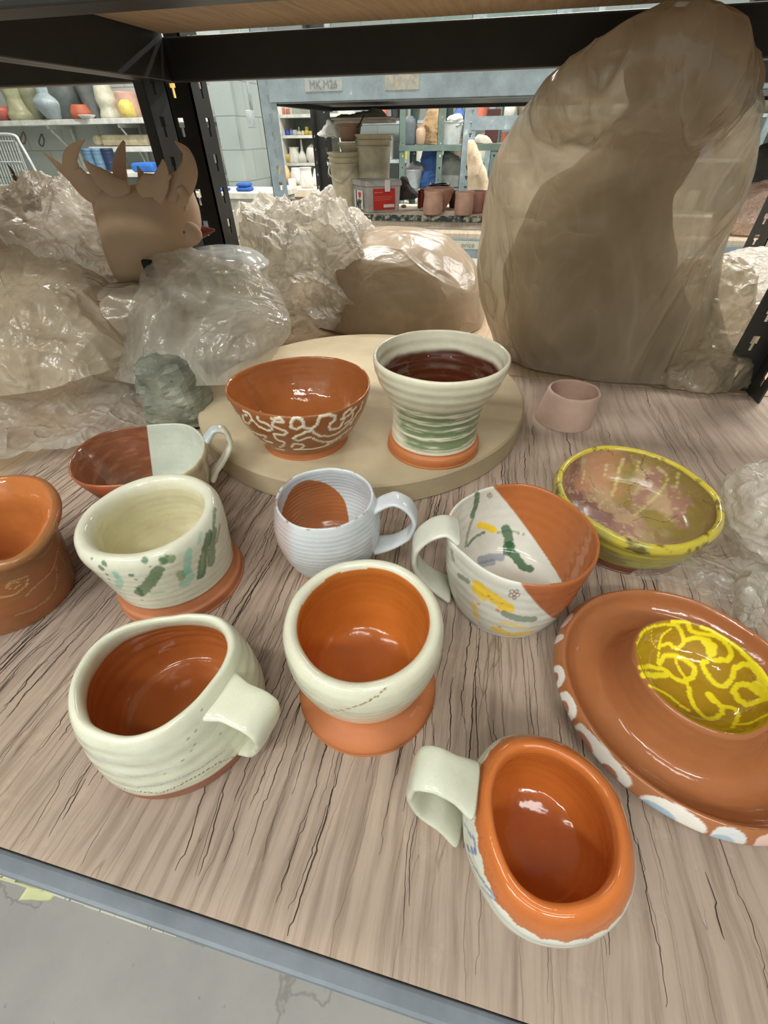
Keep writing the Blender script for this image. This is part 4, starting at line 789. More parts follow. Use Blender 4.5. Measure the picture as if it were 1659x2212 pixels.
def bag(name, rows, mat, amp=.006, cell=.03, seed=1, n=200, m=150, aniso=(1, 1, 1), parent=None, top=True, fold=.6, power=2.4, flat=True, fine=.35, zmin=ZB + .0015):
    R = []
    for (uL, vL, uR, vR, y, dp) in rows:
        a, b_ = at_y(uL, vL, y), at_y(uR, vR, y); R.append(np.r_[(a + b_) / 2, (b_ - a) / 2, dp])
    if top: l = R[-1].copy(); l[3:] *= .35; l[2] += .25 * np.linalg.norm(R[-1][3:6]) * .4; R.append(l); l2 = l.copy(); l2[3:] *= .02; R.append(l2)
    R = resample(spline(np.array(R), 20 * len(R)), m)
    a = np.linspace(0, 2 * np.pi, n, endpoint=False); ca, sa = np.cos(a), np.sin(a)
    ca = np.sign(ca) * np.abs(ca) ** (2 / power); sa = np.sign(sa) * np.abs(sa) ** (2 / power)
    V = R[:, None, 0:3] + ca[None, :, None] * R[:, None, 3:6] + sa[None, :, None] * R[:, None, 6:7] * np.array([0, 1.0, 0])
    V = V.reshape(-1, 3); F = grid_faces(m, n); N = normals_of(V, F)
    c0 = V.mean(0)
    if ((V - c0) * N).sum(1).mean() < 0: F = F[:, ::-1]; N = -N
    V = crumple(V, N, amp, cell, seed, aniso, fold, fine)
    if zmin is not None: V[:, 2] = np.where(V[:, 2] < zmin, zmin + .0005 * fbm(V, 60, 3), V[:, 2])
    return mesh_np(name, V, F, mat, parent)
def sheet(name, grid, mat, amp=.004, cell=.03, seed=1, n=170, m=120, parent=None, mode='z', aniso=(1, 1, 1), fold=.6, ragged=.01, zmin=ZB + .001):
    f = at_z if mode == 'z' else at_y
    G = np.array([[f(*q) for q in row] for row in grid])
    A = np.array([spline(r_, n) for r_ in G]); B = np.array([spline(A[:, k], m) for k in range(n)]).transpose(1, 0, 2)
    V = B.reshape(-1, 3); F = grid_faces(m, n, False); N = normals_of(V, F)
    if N[:, 2].mean() < 0: F = F[:, ::-1]; N = -N
    # ragged outline
    ii, jj = np.divmod(np.arange(len(V)), n); ed = np.minimum(np.minimum(ii, m - 1 - ii) / m, np.minimum(jj, n - 1 - jj) / n)
    V = V + np.c_[fbm(V, 16, seed + 7, 3) - .5, fbm(V, 16, seed + 8, 3) - .5, np.zeros(len(V))] * 2 * ragged * smooth(.15, 0, ed)[:, None]
    V = crumple(V, N, amp, cell, seed, aniso, fold)
    if zmin is not None: V[:, 2] = np.maximum(V[:, 2], zmin + .002 * fbm(V, 90, seed, 3))
    return mesh_np(name, V, F, mat, parent)
CLAYB = mat_simple('leather_hard_clay', (150, 130, 108), (136, 116, 96), 5, .85, 0, .2, 90)
CLAYD = mat_simple('dark_clay_form', (120, 98, 80), (98, 80, 64), 4, .9)
# tall bag on the right, leaning forward under the upper board
o = bag('plastic_bag', [(1140, 822, 1560, 806, .79, .085), (1095, 775, 1575, 770, .80, .09), (1062, 700, 1562, 715, .80, .10), (1046, 620, 1545, 640, .79, .10), (1046, 530, 1552, 540, .775, .10), (1064, 430, 1580, 440, .75, .095), (1094, 330, 1608, 330, .715, .085), (1140, 232, 1626, 240, .675, .075), (1210, 150, 1606, 165, .648, .06), (1300, 92, 1570, 105, .630, .045), (1390, 52, 1530, 64, .620, .030), (1450, 34, 1500, 38, .615, .012)],
        BAGT, .0085, .085, 11, 320, 320, (1, 1, .30), fold=.45, power=2.0, top=False)
tag(o, 'tall beige translucent plastic bag leaning under the upper shelf, at right', 'plastic bag')
o = bag('wrapped_form', [(1180, 800, 1440, 790, .80, .05), (1110, 690, 1470, 690, .80, .065), (1100, 560, 1450, 560, .79, .07), (1160, 430, 1430, 420, .77, .06), (1250, 360, 1480, 300, .735, .055), (1360, 260, 1590, 200, .695, .045), (1400, 110, 1560, 105, .665, .02)], mat_simple('brown_clay_form', (184, 164, 138), (166, 148, 124), 4, .9), .014, .12, 5, 140, 140, power=3.2, fold=.3)
tag(o, 'tall brown clay form seen dimly through the tall plastic bag', 'clay form')
o = bag('plastic_bag', [(1330, 822, 1600, 806, .77, .05), (1400, 770, 1600, 770, .775, .06), (1450, 700, 1588, 710, .79, .06), (1475, 640, 1578, 650, .80, .05), (1495, 595, 1560, 600, .81, .03)], BAG, .010, .028, 23, 170, 110, fold=.7)
tag(o, 'crumpled loose end of plastic gathered beside the foot of the tall bag', 'plastic bag')
o = bag('plastic_bag', [(1530, 800, 1800, 790, .98, .10), (1545, 740, 1810, 740, 1.0, .14), (1555, 670, 1820, 670, 1.02, .15), (1560, 610, 1820, 605, 1.05, .14), (1575, 575, 1800, 572, 1.08, .10)], BAGW, .010, .05, 29, 170, 120, (1, 1, 2.5), fold=.5)
tag(o, 'white pleated plastic bag at the right edge behind the tall bag', 'plastic bag')
# rounded bag behind the bat
o = bag('plastic_bag', [(705, 704, 1030, 716, .96, .11), (686, 672, 1042, 700, .97, .14), (686, 622, 1042, 650, .98, .15), (702, 578, 1030, 600, .985, .15), (736, 536, 1002, 556, .985, .13), (776, 510, 965, 522, .985, .10), (815, 500, 925, 504, .985, .06)], BAGB, .0045, .085, 31, 240, 170, fold=.35, power=2.5, fine=.2)
tag(o, 'rounded brown plastic bag sitting behind the green-banded vase', 'plastic bag')
o = bag('wrapped_form', [(712, 700, 1022, 710, .97, .10), (697, 640, 1032, 655, .98, .132), (715, 582, 1018, 602, .985, .138), (748, 542, 990, 560, .985, .115), (790, 520, 950, 532, .985, .08)], mat_simple('pale_brown_clay', (168, 148, 124), (154, 134, 112), 5, .85), .002, .09, 6, 100, 70, fold=.0)
tag(o, 'rounded clay form inside the brown bag behind the vase', 'clay form')
# crumpled white clumps in the middle
o = bag('plastic_bag', [(596, 694, 690, 692, .86, .05), (575, 650, 702, 645, .87, .06), (566, 600, 716, 595, .88, .065), (563, 550, 740, 545, .90, .07), (570, 510, 752, 505, .92, .06), (586, 482, 720, 485, .93, .045), (610, 466, 668, 468, .93, .025)], BAGW, .020, .034, 41, 220, 170, fold=.9)
tag(o, 'upright crumpled white plastic bag between the clear bag and the brown bag', 'plastic bag')
o = bag('plastic_bag', [(690, 560, 800, 556, .99, .03), (700, 525, 790, 520, 1.0, .035), (715, 495, 780, 492, 1.0, .03), (735, 478, 765, 476, 1.0, .015)], BAGW, .010, .022, 43, 120, 90, fold=.9, zmin=None)
tag(o, 'small tuft of crumpled white plastic sticking up behind the rounded brown bag', 'plastic bag')
o = bag('plastic_bag', [(470, 640, 612, 640, .96, .05), (478, 590, 610, 590, .97, .05), (488, 540, 600, 540, .98, .045), (502, 510, 585, 512, .99, .03), (520, 494, 560, 496, .99, .015)], BAGC, .013, .026, 47, 150, 110, fold=.9, zmin=None)
tag(o, 'glossy clear plastic bag bunched up left of the upright white bag', 'plastic bag')
# clear tub with a lid, under a clear bag
c = at_y(478, 585, .665); TUB = mat_plastic('clear_tub_plastic', (214, 216, 212), .62, .10, 5, .05, .1)
t = lathe('clear_tub', [(.030, 0), (.060, .001), (.066, .03), (.072, .062), (.0745, .066), (.0745, .069), (.071, .070), (.068, .075), (.055, .084), (.030, .090), (0, .0915)], TUB, None, 64); t.location = (c[0], c[1], ZB + .085)
tag(t, 'round clear plastic tub with domed lid, half covered by a torn clear bag', 'tub')
yl_ = lathe('yellow_band', [(.064, .040), (.0655, .040), (.0655, .048), (.064, .048), (.064, .040)], mat_simple('yellow_label', (214, 196, 84), None, 9, .6), t, 48); yl_['label'] = 'faint yellow band round the tub'
o = box('storage_block', (c[0] - .07, c[1] - .05, ZB + .001), (c[0] + .06, c[1] + .02, ZB + .084), CLAYB, None, .01); tag(o, 'beige clay block under the clear tub, hidden among bags', 'clay block')
o = bag('plastic_bag', [(270, 800, 565, 800, .50, .05), (288, 745, 608, 722, .525, .06), (312, 690, 592, 668, .545, .06), (330, 635, 560, 630, .56, .05), (338, 585, 520, 596, .575, .035), (342, 552, 450, 572, .59, .02)], BAGC, .0065, .060, 53, 230, 180, (1, 1, .6), fold=.5)
tag(o, 'torn milky plastic bag draped like a tent in front of the clear tub', 'plastic bag')
# left heap
o = bag('plastic_bag', [(-60, 700, 215, 712, .60, .06), (-60, 640, 245, 655, .61, .07), (-60, 585, 252, 596, .62, .075), (-60, 530, 243, 530, .63, .075), (-50, 480, 222, 484, .635, .065), (-40, 448, 190, 452, .64, .05), (-20, 430, 120, 434, .64, .03)], BAGW, .011, .030, 61, 240, 180, fold=.9)
tag(o, 'crinkly shiny plastic bag at the upper left, in front of the wire rack', 'plastic bag')
o = bag('plastic_bag', [(-120, 640, 24, 640, .56, .04), (-120, 560, 26, 560, .57, .05), (-120, 480, 25, 480, .58, .05), (-120, 425, 12, 428, .59, .03)], BAGB, .003, .07, 67, 110, 90, fold=.2)
tag(o, 'smooth beige wrapped bundle standing at the far left edge', 'plastic bag')
o = bag('plastic_bag', [(-90, 830, 235, 800, .46, .06), (-90, 760, 228, 748, .48, .07), (-90, 700, 222, 705, .50, .075), (-90, 640, 205, 655, .52, .07), (-90, 590, 170, 612, .54, .06), (-90, 545, 110, 566, .55, .04)], BAG, .0105, .050, 71, 260, 200, (1.3, 1, .45), fold=.55, fine=.25)
tag(o, 'large soft beige plastic bag slumped at the left edge of the shelf', 'plastic bag')
o = bag('plastic_bag', [(190, 800, 330, 800, .55, .05), (205, 745, 338, 745, .555, .055), (212, 690, 340, 690, .56, .055), (218, 645, 334, 648, .565, .045), (240, 618, 312, 620, .57, .025)], BAG, .0055, .05, 73, 150, 110, fold=.4)
tag(o, 'small pinkish plastic bundle under the horned pot', 'plastic bag')
o = sheet('plastic_sheet', [[(-90, 1030, .803), (60, 1008, .803), (200, 984, .803), (350, 930, .803)], [(-90, 950, .812), (60, 940, .815), (200, 922, .812), (350, 885, .806)], [(-90, 880, .828), (80, 872, .832), (220, 862, .826), (350, 842, .812)], [(-90, 800, .842), (100, 806, .846), (240, 800, .836), (400, 790, .818)], [(-90, 730, .850), (100, 752, .850), (260, 760, .838), (450, 760, .816)]], BAGC, .0100, .055, 79, 260, 170, fold=.7)
tag(o, 'crumpled milky plastic sheet spread over the left rear of the board', 'plastic sheet')
o = sheet('plastic_sheet', [[(430, 800, .804), (520, 770, .803), (600, 735, .803)], [(430, 760, .812), (530, 735, .808), (640, 705, .803)], [(440, 720, .812), (560, 700, .81), (690, 680, .803)]], BAG, .004, .03, 83, 110, 70)
tag(o, 'flat crumpled plastic lying behind the bat, beside the tent-shaped bag', 'plastic sheet')
# crown-shaped pot
yc = .605
o = empty('horned_pot', tuple((at_y(262, 614, yc) + at_y(345, 614, yc)) / 2)); base = np.array(o.location)
tag(o, 'unglazed clay pot crowned with curved horns, behind the plastic bags', 'clay pot')
HORN = mat_simple('raw_brown_clay', (194, 166, 140), (180, 152, 126), 6, .85, 0, .15, 120); RIMC = mat_simple('ochre_slip', (150, 112, 56), (128, 92, 44), 12, .8)
def reparent(ch, par): ch.parent = par; ch.matrix_parent_inverse = Matrix.Translation(-Vector(par.location)); return ch
b_ = bag('body', [(264, 614, 350, 612, yc, .020), (254, 580, 372, 578, yc, .040), (243, 540, 408, 535, yc, .052), (233, 500, 424, 495, yc, .056), (224, 460, 420, 455, yc, .056), (217, 428, 410, 425, yc, .054), (216, 410, 404, 404, yc, .050), (222, 404, 396, 398, yc, .046), (228, 412, 390, 408, yc, .043), (240, 470, 380, 466, yc, .038)], HORN, .0012, .05, 91, 120, 110, fold=.05, power=2.0, top=False, zmin=None); reparent(b_, o)
def horn(pts, r, flat=.45, y=yc, mat=HORN):
    P = [at_y(q[0], q[1], q[2] if len(q) > 2 else y) for q in pts]; return reparent(tube('horn', P, r, mat, None, 14, flat=flat, up=(0, 1, 0)), o)
horn([(232, 412, .58), (195, 402, .57), (155, 382, .565), (120, 352, .56), (89, 324, .555)], [.011, .010, .0075, .004, .0004], .4)
horn([(226, 416, .565), (188, 404, .56), (158, 370, .56), (153, 340, .56), (166, 316, .56), (184, 301, .56)], [.015, .0155, .0135, .0085, .004, .0004], .3)
horn([(278, 404, .555), (245, 402, .555), (212, 380, .555), (180, 345, .555)], [.005, .0135, .011, .0006], .3)
horn([(262, 396, .60), (258, 360, .60), (262, 330, .60), (268, 305, .60)], [.0105, .009, .006, .0016], .5)
horn([(310, 392, .64), (304, 375, .64), (296, 358, .64)], [.008, .005, .0006], .5)
horn([(330, 420, .55), (348, 392, .55), (353, 365, .55), (352, 344, .55)], [.013, .010, .006, .001], .3)
horn([(300, 415, .552), (325, 400, .55), (370, 380, .55)], [.006, .012, .001], .3)
horn([(355, 412, .56), (392, 400, .56), (409, 365, .56), (402, 330, .56), (376, 304, .56)], [.013, .0135, .0105, .006, .0004], .35)
horn([(388, 405, .555), (398, 425, .555), (390, 445, .555), (402, 452, .555)], [.005, .006, .005, .003], .8)
horn([(408, 492, .56), (416, 505, .555), (412, 522, .56)], [.008, .012, .006], .8)
dk = mat_simple('dark_opening', (22, 18, 16), None, 5, .9)
a_, b2 = at_y(306, 560, .553), at_y(342, 600, .553)
reparent(box('slot', (a_[0], .549, b2[2]), (b2[0] - .002, .556, a_[2]), dk, None, .002), o)['label'] = 'black rectangular opening low on the pot'
rdm = mat_simple('dark_red_glaze', (118, 48, 38), (96, 36, 30), 12, .2)
P = [at_y(400, 502, .66), at_y(430, 500, .66), at_y(464, 497, .66)]
tag(tube('spouted_pot', P, [.010, .010, .001], rdm, None, 16, flat=.9, up=(0, 1, 0)), 'dark red glazed spout poking out right of the horned pot', 'spout')
sc_ = lathe('saucer', [(0, 0), (.060, 0), (.075, .004), (.085, .010), (.084, .012), (.070, .007), (0, .005)], mat_simple('brown_saucer_clay', (128, 78, 60), (110, 66, 50), 9, .7), None, 64); sc_.location = (base[0] - .020, yc + .0, base[2] - .0125)
tag(sc_, 'dark brown clay saucer under the horned pot', 'saucer')
tag(box('wrapped_block', (base[0] - .07, yc - .03, ZB + .001), (base[0] + .07, yc + .05, base[2] - .0115), CLAYB, None, .008), 'beige wrapped clay block raising the horned pot above the board', 'clay block')
# brown twigs of clay at far left
TW = mat_simple('brown_clay_twig', (104, 76, 60), (84, 60, 48), 10, .8)
tw = empty('twig_sculpture', tuple(at_y(60, 440, .66))); tag(tw, 'thin brown spiky clay twigs rising behind the crinkly bag at upper left', 'clay sculpture')
for pts in [[(62, 452), (40, 400), (28, 372), (16, 354)], [(70, 452), (50, 410), (45, 385)], [(66, 452), (72, 425), (88, 440)], [(82, 452), (82, 425), (83, 408)], [(50, 452), (68, 420), (66, 400)]]:
    q = tube('twig', [at_y(u, v, .66) for u, v in pts], [.0055, .004, .0022, .0006], TW, None, 8); q.parent = tw; q.matrix_parent_inverse = Matrix.Translation(-Vector(tw.location))
# grey lump
rk, nt, N_, L_, b__ = new_mat('grey_green_stoneware'); v_ = objco(nt); n1 = noise_node(nt, 30, 5, .6, v_); r1 = ramp(nt, n1.outputs[0], [(.3, hexc(96, 100, 88)), (.7, hexc(148, 152, 136))]); n2 = noise_node(nt, 170, 2, .5, v_); r2_ = ramp(nt, n2.outputs[0], [(.24, (.25, .25, .22)), (.3, (1, 1, 1))])
mx = N_.new('ShaderNodeMix'); mx.data_type = 'RGBA'; mx.blend_type = 'MULTIPLY'; mx.inputs[0].default_value = 1; L_.new(r1.outputs[0], mx.inputs[6]); L_.new(r2_.outputs[0], mx.inputs[7]); L_.new(mx.outputs[2], b__.inputs['Base Color']); b__.inputs['Roughness'].default_value = .5; bump(nt, n1.outputs[0], .4, .003, b__)
o = bag('clay_lump', [(338, 912, 436, 906, .452, .020), (326, 880, 438, 880, .453, .026), (312, 846, 424, 850, .455, .026), (303, 810, 405, 815, .457, .022), (306, 785, 385, 795, .458, .016), (322, 772, 362, 780, .458, .008)], rk, .0085, .034, 97, 30, 26, fold=.6, power=3)
o.data.polygons.foreach_set('use_smooth', [False] * len(o.data.polygons)); o.modifiers.new('bevel', 'BEVEL').width = .0012
tag(o, 'grey-green crumpled clay lump with small pinholes, left of the round bat', 'clay lump')
# plastic at the right, beside the yellow bowl
o = bag('plastic_bag', [(1625, 1236, 1770, 1240, .335, .022), (1605, 1195, 1800, 1195, .34, .032), (1596, 1140, 1810, 1140, .345, .036), (1598, 1085, 1810, 1085, .35, .034), (1615, 1048, 1780, 1050, .355, .022)], BAGW, .0050, .022, 103, 170, 120, fold=.7)
tag(o, 'crumpled white plastic ball at the right edge beside the yellow bowl', 'plastic bag')
o = sheet('plastic_sheet', [[(1350, 1250, .8035), (1420, 1262, .803), (1500, 1282, .803), (1590, 1345, .803), (1720, 1420, .803)], [(1440, 1215, .806), (1500, 1222, .812), (1560, 1255, .812), (1640, 1290, .81), (1760, 1340, .806)], [(1490, 1165, .804), (1550, 1170, .810), (1610, 1190, .812), (1700, 1210, .81), (1800, 1230, .804)]], BAGC, .0035, .024, 107, 200, 120, fold=.8, ragged=.004)
tag(o, 'thin clear plastic lying flat between the yellow bowl and the platter', 'plastic sheet')
o = sheet('plastic_strip', [[(1592, 1345, .806), (1604, 1352, .810), (1618, 1350, .806)], [(1598, 1300, .815), (1612, 1305, .822), (1640, 1300, .815)], [(1592, 1240, .820), (1620, 1235, .828), (1655, 1240, .820)]], BAGW, .003, .015, 109, 60, 80, ragged=.002)
tag(o, 'twisted strand of white plastic hanging toward the platter rim', 'plastic strip')
# ---------------------------------------------------------------- things on the blue-grey rack
def pxscale(u, v, y):
    sx = abs(at_y(u + 10, v, y)[0] - at_y(u - 10, v, y)[0]) / 20; sz = abs(at_y(u, v - 10, y)[2] - at_y(u, v + 10, y)[2]) / 20; return sx, sz
_cm = {}
def down(P): a, b = P; t = (a[2] - .012) / (a[2] - b[2]); return [a, (a + (a + (b - a) * t)) / 2, a + (b - a) * t]
def cmat(c, rough=.55, c2=None):
    k = (tuple(c), rough)
    if k not in _cm: _cm[k] = mat_simple('coloured_glaze_%d' % len(_cm), c, c2, 14, rough)
    return _cm[k]
def jar(name, label, cat, u, v, y, prof, c, rough=.5, n=36, group=None, z=None, c2=None, inner=True, sharp=False, parts=None):
    """turned vessel: profile given as (half width, height) in photo pixels at distance y, base standing at (u, v)"""
    sx, sz = pxscale(u, v, y); b0 = at_y(u, v, y)
    if z is not None: b0[2] = z
    P = [(w * sx, h * sz) for w, h in prof]
    if P[0][0] > 1e-6: P = [(0, 0)] + P
    if inner and P[-1][0] > 1e-6:
        w, h = P[-1]; t = w * .12; P += [(w - t, h - .0005), (max(w - t * 1.6, .2 * w), h * .55), (max(.1 * w, w - t * 3) * .7, h * .12), (0, h * .1)]
    elif P[-1][0] > 1e-6: P += [(0, P[-1][1])]
    o = lathe(name, P, cmat(c, rough, c2), None, n, sharp=sharp); o.location = tuple(b0); tag(o, label, cat, group); return o
def mesh_text(name, body, loc, size, mat, parent, rot, sp=1.0, bold=0.0):
    c = bpy.data.curves.new(name, 'FONT'); c.body = body; c.size = size; c.extrude = .0006; c.align_x = 'CENTER'; c.align_y = 'CENTER'; c.space_character = sp; c.offset = bold
    t = bpy.data.objects.new(name + '_tmp', c); me = bpy.data.meshes.new_from_object(t); bpy.data.objects.remove(t)
    me.materials.clear(); o = link(name, me, mat, parent); o.location = loc; o.rotation_euler = rot; return o
# lidded translucent box
BOXM = mat_plastic('cloudy_box_plastic', (206, 200, 196), .22, .18, 5, .05, .3)
e = empty('storage_box'); yb_ = 2.42
pc = at_z(795, 461, NYZ); pl = at_z(765, 452, NYZ); prt = at_z(862, 457, NYZ)
e.location = tuple(pc); tag(e, 'cloudy plastic lidded box with heart sticker and red label, on the ware board', 'box')
vr = (prt - pc)[:2]; wr_ = np.linalg.norm(vr); vr /= wr_; vl = (pl - pc)[:2]; dl = float(np.linalg.norm(vl)); vl = vl / dl
hz_ = at_y(795, 404, pc[1])[2] - pc[2]; hl = at_y(795, 391, pc[1])[2] - pc[2]
def prism(name, w0, d0, w1, d1, z0, z1, mat, off=0, parent=e):
    bm = bmesh.new(); vs = []
    for (w, d_, z, o_) in ((w0, d0, z0, 0), (w1, d1, z1, 1)):
        gx = (w - w0) / 2 if o_ else 0; gy = (d_ - d0) / 2 if o_ else 0
        for (a, b_) in ((-gx - off, -gy - off), (w - gx + off, -gy - off), (w - gx + off, d_ - gy + off), (-gx - off, d_ - gy + off)):
            q = vr * a + vl * b_; vs.append(bm.verts.new((q[0], q[1], z)))
    for f in ((0, 3, 2, 1), (4, 5, 6, 7), (0, 1, 5, 4), (1, 2, 6, 5), (2, 3, 7, 6), (3, 0, 4, 7)): bm.faces.new([vs[k] for k in f])
    return bm_obj(name, bm, mat, parent, .004)
prism('tray', wr_, dl, wr_ * 1.06, dl * 1.06, 0, hz_, BOXM); lid = prism('lid', wr_, dl, wr_ * .97, dl * .97, hz_, hl, BOXM, .010)
ang = math.atan2(vr[1], vr[0])
REDL = mat_simple('red_label', (196, 44, 34), (176, 36, 30), 12, .5); WHT = mat_simple('white_label', (236, 234, 228), None, 8, .5)
q0 = vr * (wr_ * .16) - vl * .006; lbl = box('red_label', (0, -.0012, 0), (wr_ * .68, 0, hz_ * .80), REDL, e, 0); lbl.location = (q0[0], q0[1], hz_ * .12); lbl.rotation_euler = (0, 0, ang)
for k, (a, b_, h, w) in enumerate([(.04, .80, .05, .26), (.04, .62, .025, .56), (.04, .54, .025, .56), (.04, .46, .025, .50)]):
    q = box('print_line', (wr_ * a, -.0018, hz_ * b_ * .8), (wr_ * (a + w), -.0012, hz_ * (b_ + h) * .8), mat_simple('pink_print', (222, 120, 104), None, 9, .5), lbl, 0)
q = box('white_flash', (wr_ * .32, -.0020, hz_ * .08), (wr_ * .66, -.0012, hz_ * .20), WHT, lbl, 0)
lt = box('latch', (0, -.004, 0), (wr_ * .17, .0, (hl - hz_) * 1.0 + hz_ * .22), WHT, e, .002); q0 = vr * (wr_ * .50) - vl * .013; lt.location = (q0[0], q0[1], hz_ * .80); lt.rotation_euler = (0, 0, ang)
# heart sticker on the left side face
la = math.atan2(-vl[1], -vl[0])
ss = dl * .72; sc0 = vl * (dl * .50) - vr * .0075
st_ = box('sticker', (-ss * .40, -.0010, -hz_ * .36), (ss * .40, 0, hz_ * .36), WHT, e, .0); st_.location = (sc0[0], sc0[1], hz_ * .48); st_.rotation_euler = (0, 0, la)
st_['label'] = 'white sticker with black letters and a red heart'
BK = mat_simple('black_print', (22, 22, 24), None, 5, .5); HR = mat_simple('heart_red', (214, 40, 34), None, 5, .4)
mesh_text('letter', 'I', (-ss * .22, -.0014, hz_ * .16), hz_ * .42, BK, st_, (math.pi / 2, 0, 0), bold=.003)
mesh_text('letters', 'NY', (0, -.0014, -hz_ * .19), hz_ * .42, BK, st_, (math.pi / 2, 0, 0), bold=.003)
bm = bmesh.new(); hp_ = []
for k in range(40):
    t = 2 * math.pi * k / 40; hp_.append((16 * math.sin(t) ** 3, 13 * math.cos(t) - 5 * math.cos(2 * t) - 2 * math.cos(3 * t) - math.cos(4 * t)))
s_ = hz_ * .17 / 16; vs = [bm.verts.new((x * s_ + ss * .12, -.0016, z * s_ + hz_ * .17)) for x, z in hp_]; bm.faces.new(vs); r_ = bmesh.ops.extrude_face_region(bm, geom=bm.faces[:]); bmesh.ops.translate(bm, vec=(0, .0005, 0), verts=[x for x in r_['geom'] if isinstance(x, bmesh.types.BMVert)]); bm_obj('heart', bm, HR, st_)
# clutter glimpsed inside the box
for k, c_ in enumerate([(196, 176, 130), (150, 150, 160), (180, 120, 100)]):
    q = vr * (wr_ * (.2 + .25 * k)) + vl * dl * .5; j = lathe('small_jar', [(0, 0), (.016, 0), (.017, .03), (.012, .045), (0, .046)], cmat(c_), None, 20); j.location = (pc[0] + q[0], pc[1] + q[1], pc[2] + .004); tag(j, ['small tan jar inside the cloudy box, nearest its sticker', 'small grey jar in the middle inside the cloudy box', 'small reddish jar at the right end inside the cloudy box'][k], 'jar')
# buckets
BUC = (226, 216, 186)
def bucket(label, u, v, y, w0, w1, h, c=BUC, z=None, bands=(.80, .90), handle=False):
    sx, sz = pxscale(u, v, y); P = [(w0, 0), (w0 + (w1 - w0) * .78, h * .78)]
    for b_ in bands: P += [(w0 + (w1 - w0) * b_, h * b_ - 2), (w0 + (w1 - w0) * b_ + 2.2, h * b_ - 1), (w0 + (w1 - w0) * b_ + 2.2, h * b_ + 1), (w0 + (w1 - w0) * b_ + .5, h * b_ + 2)]
    P += [(w1, h - 4), (w1 + 2, h - 3), (w1 + 2, h)]
    o = jar('bucket', label, 'bucket', u, v, y, P, c, .5, 48, z=z, sharp=True)
    o.name = 'bucket'
    if handle:
        b0 = np.array(o.location); zz = b0[2] + h * sz * .80
        q = tube('bail_handle', [(-w1 * sx, 0, h * sz * .80), (-w1 * sx * .8, -w1 * sx * .8, h * sz * .62), (0, -w1 * sx * 1.1, h * sz * .5), (w1 * sx * .9, -w1 * sx * .5, h * sz * .78)], .0035, cmat((214, 208, 190)), o, 8)
    return o
yB = 2.55
bucket('cream bucket with a bail handle, left of the lidded box, carrying more buckets', 752, 447, yB, 26, 33, 110, z=NYZ + .001, handle=True)
s0, s1 = pxscale(752, 400, yB)
z1 = NYZ + 110 * pxscale(752, 447, yB)[1] + .002
bucket('short cream bucket with printed lines stacked between cream and brown buckets', 759, 338, yB, 20, 25, 20, (224, 216, 190), z=z1, bands=(.8,))
z2 = z1 + 20 * pxscale(759, 338, yB)[1] + .002
bucket('brown plastic pot stacked on top of the left cream buckets', 757, 316, yB + .0, 19, 24, 37, (168, 132, 108), z=z2, bands=(.9,))
bucket('tallest cream bucket, right of the brown pot and behind the lidded box', 809, 440, 2.56, 28, 35, 145, (228, 218, 188), z=NYZ + .001, bands=(.84, .92))
# tray and stacked papers on top
zt_ = max(z2 + 37 * pxscale(757, 316, yB)[1], NYZ + .001 + 145 * pxscale(809, 440, 2.56)[1]) + .001
TR = cmat((196, 190, 178), .7, (164, 158, 148))
a_ = at_y(733, 275, 2.55)[0]; b_ = at_y(846, 275, 2.55)[0]
o = boxes('plastic_tray', [((a_, 2.47, zt_), (b_, 2.66, zt_ + .012)), ((a_ - .01, 2.46, zt_ + .012), (b_ + .012, 2.67, zt_ + .020))], TR, None, .003); tag(o, 'grey perforated tray lying across the bucket tops', 'tray')
o = bag('paper_sack', [(722, 274, 846, 268, 2.56, .07), (724, 262, 836, 262, 2.56, .07), (745, 254, 832, 250, 2.56, .06), (790, 245, 824, 240, 2.56, .03)], mat_simple('white_paper_sack', (214, 208, 196), (196, 190, 178), 8, .8), .006, .04, 131, 120, 80, zmin=zt_ + .021); tag(o, 'rumpled off-white paper sack on the tray over the buckets', 'paper sack')
o = bag('plastic_bag', [(690, 296, 760, 290, 2.66, .03), (700, 284, 768, 276, 2.66, .04), (715, 268, 770, 262, 2.66, .03)], mat_simple('bright_white_foam', (236, 236, 232), None, 8, .8), .010, .03, 133, 100, 70, zmin=None); tag(o, 'bright white foam padding beside the brown bucket', 'foam')
tag(tube('wooden_tool', [at_y(771, 277, 2.44), at_y(780, 262, 2.44), at_y(788, 246, 2.44)], [.003, .003, .002], cmat((40, 34, 30)), None, 8), 'thin black tool leaning on the paper sack', 'tool')
# dark shoe-like lump
o = bag('clay_lump', [(866, 430, 902, 428, 2.50, .04), (864, 415, 896, 418, 2.50, .045), (866, 398, 884, 404, 2.50, .035), (868, 387, 878, 389, 2.50, .02)], cmat((66, 58, 54), .8), .004, .03, 137, 70, 50, zmin=NYZ + .001); tag(o, 'dark grey lump sitting right of the lidded box', 'lump')
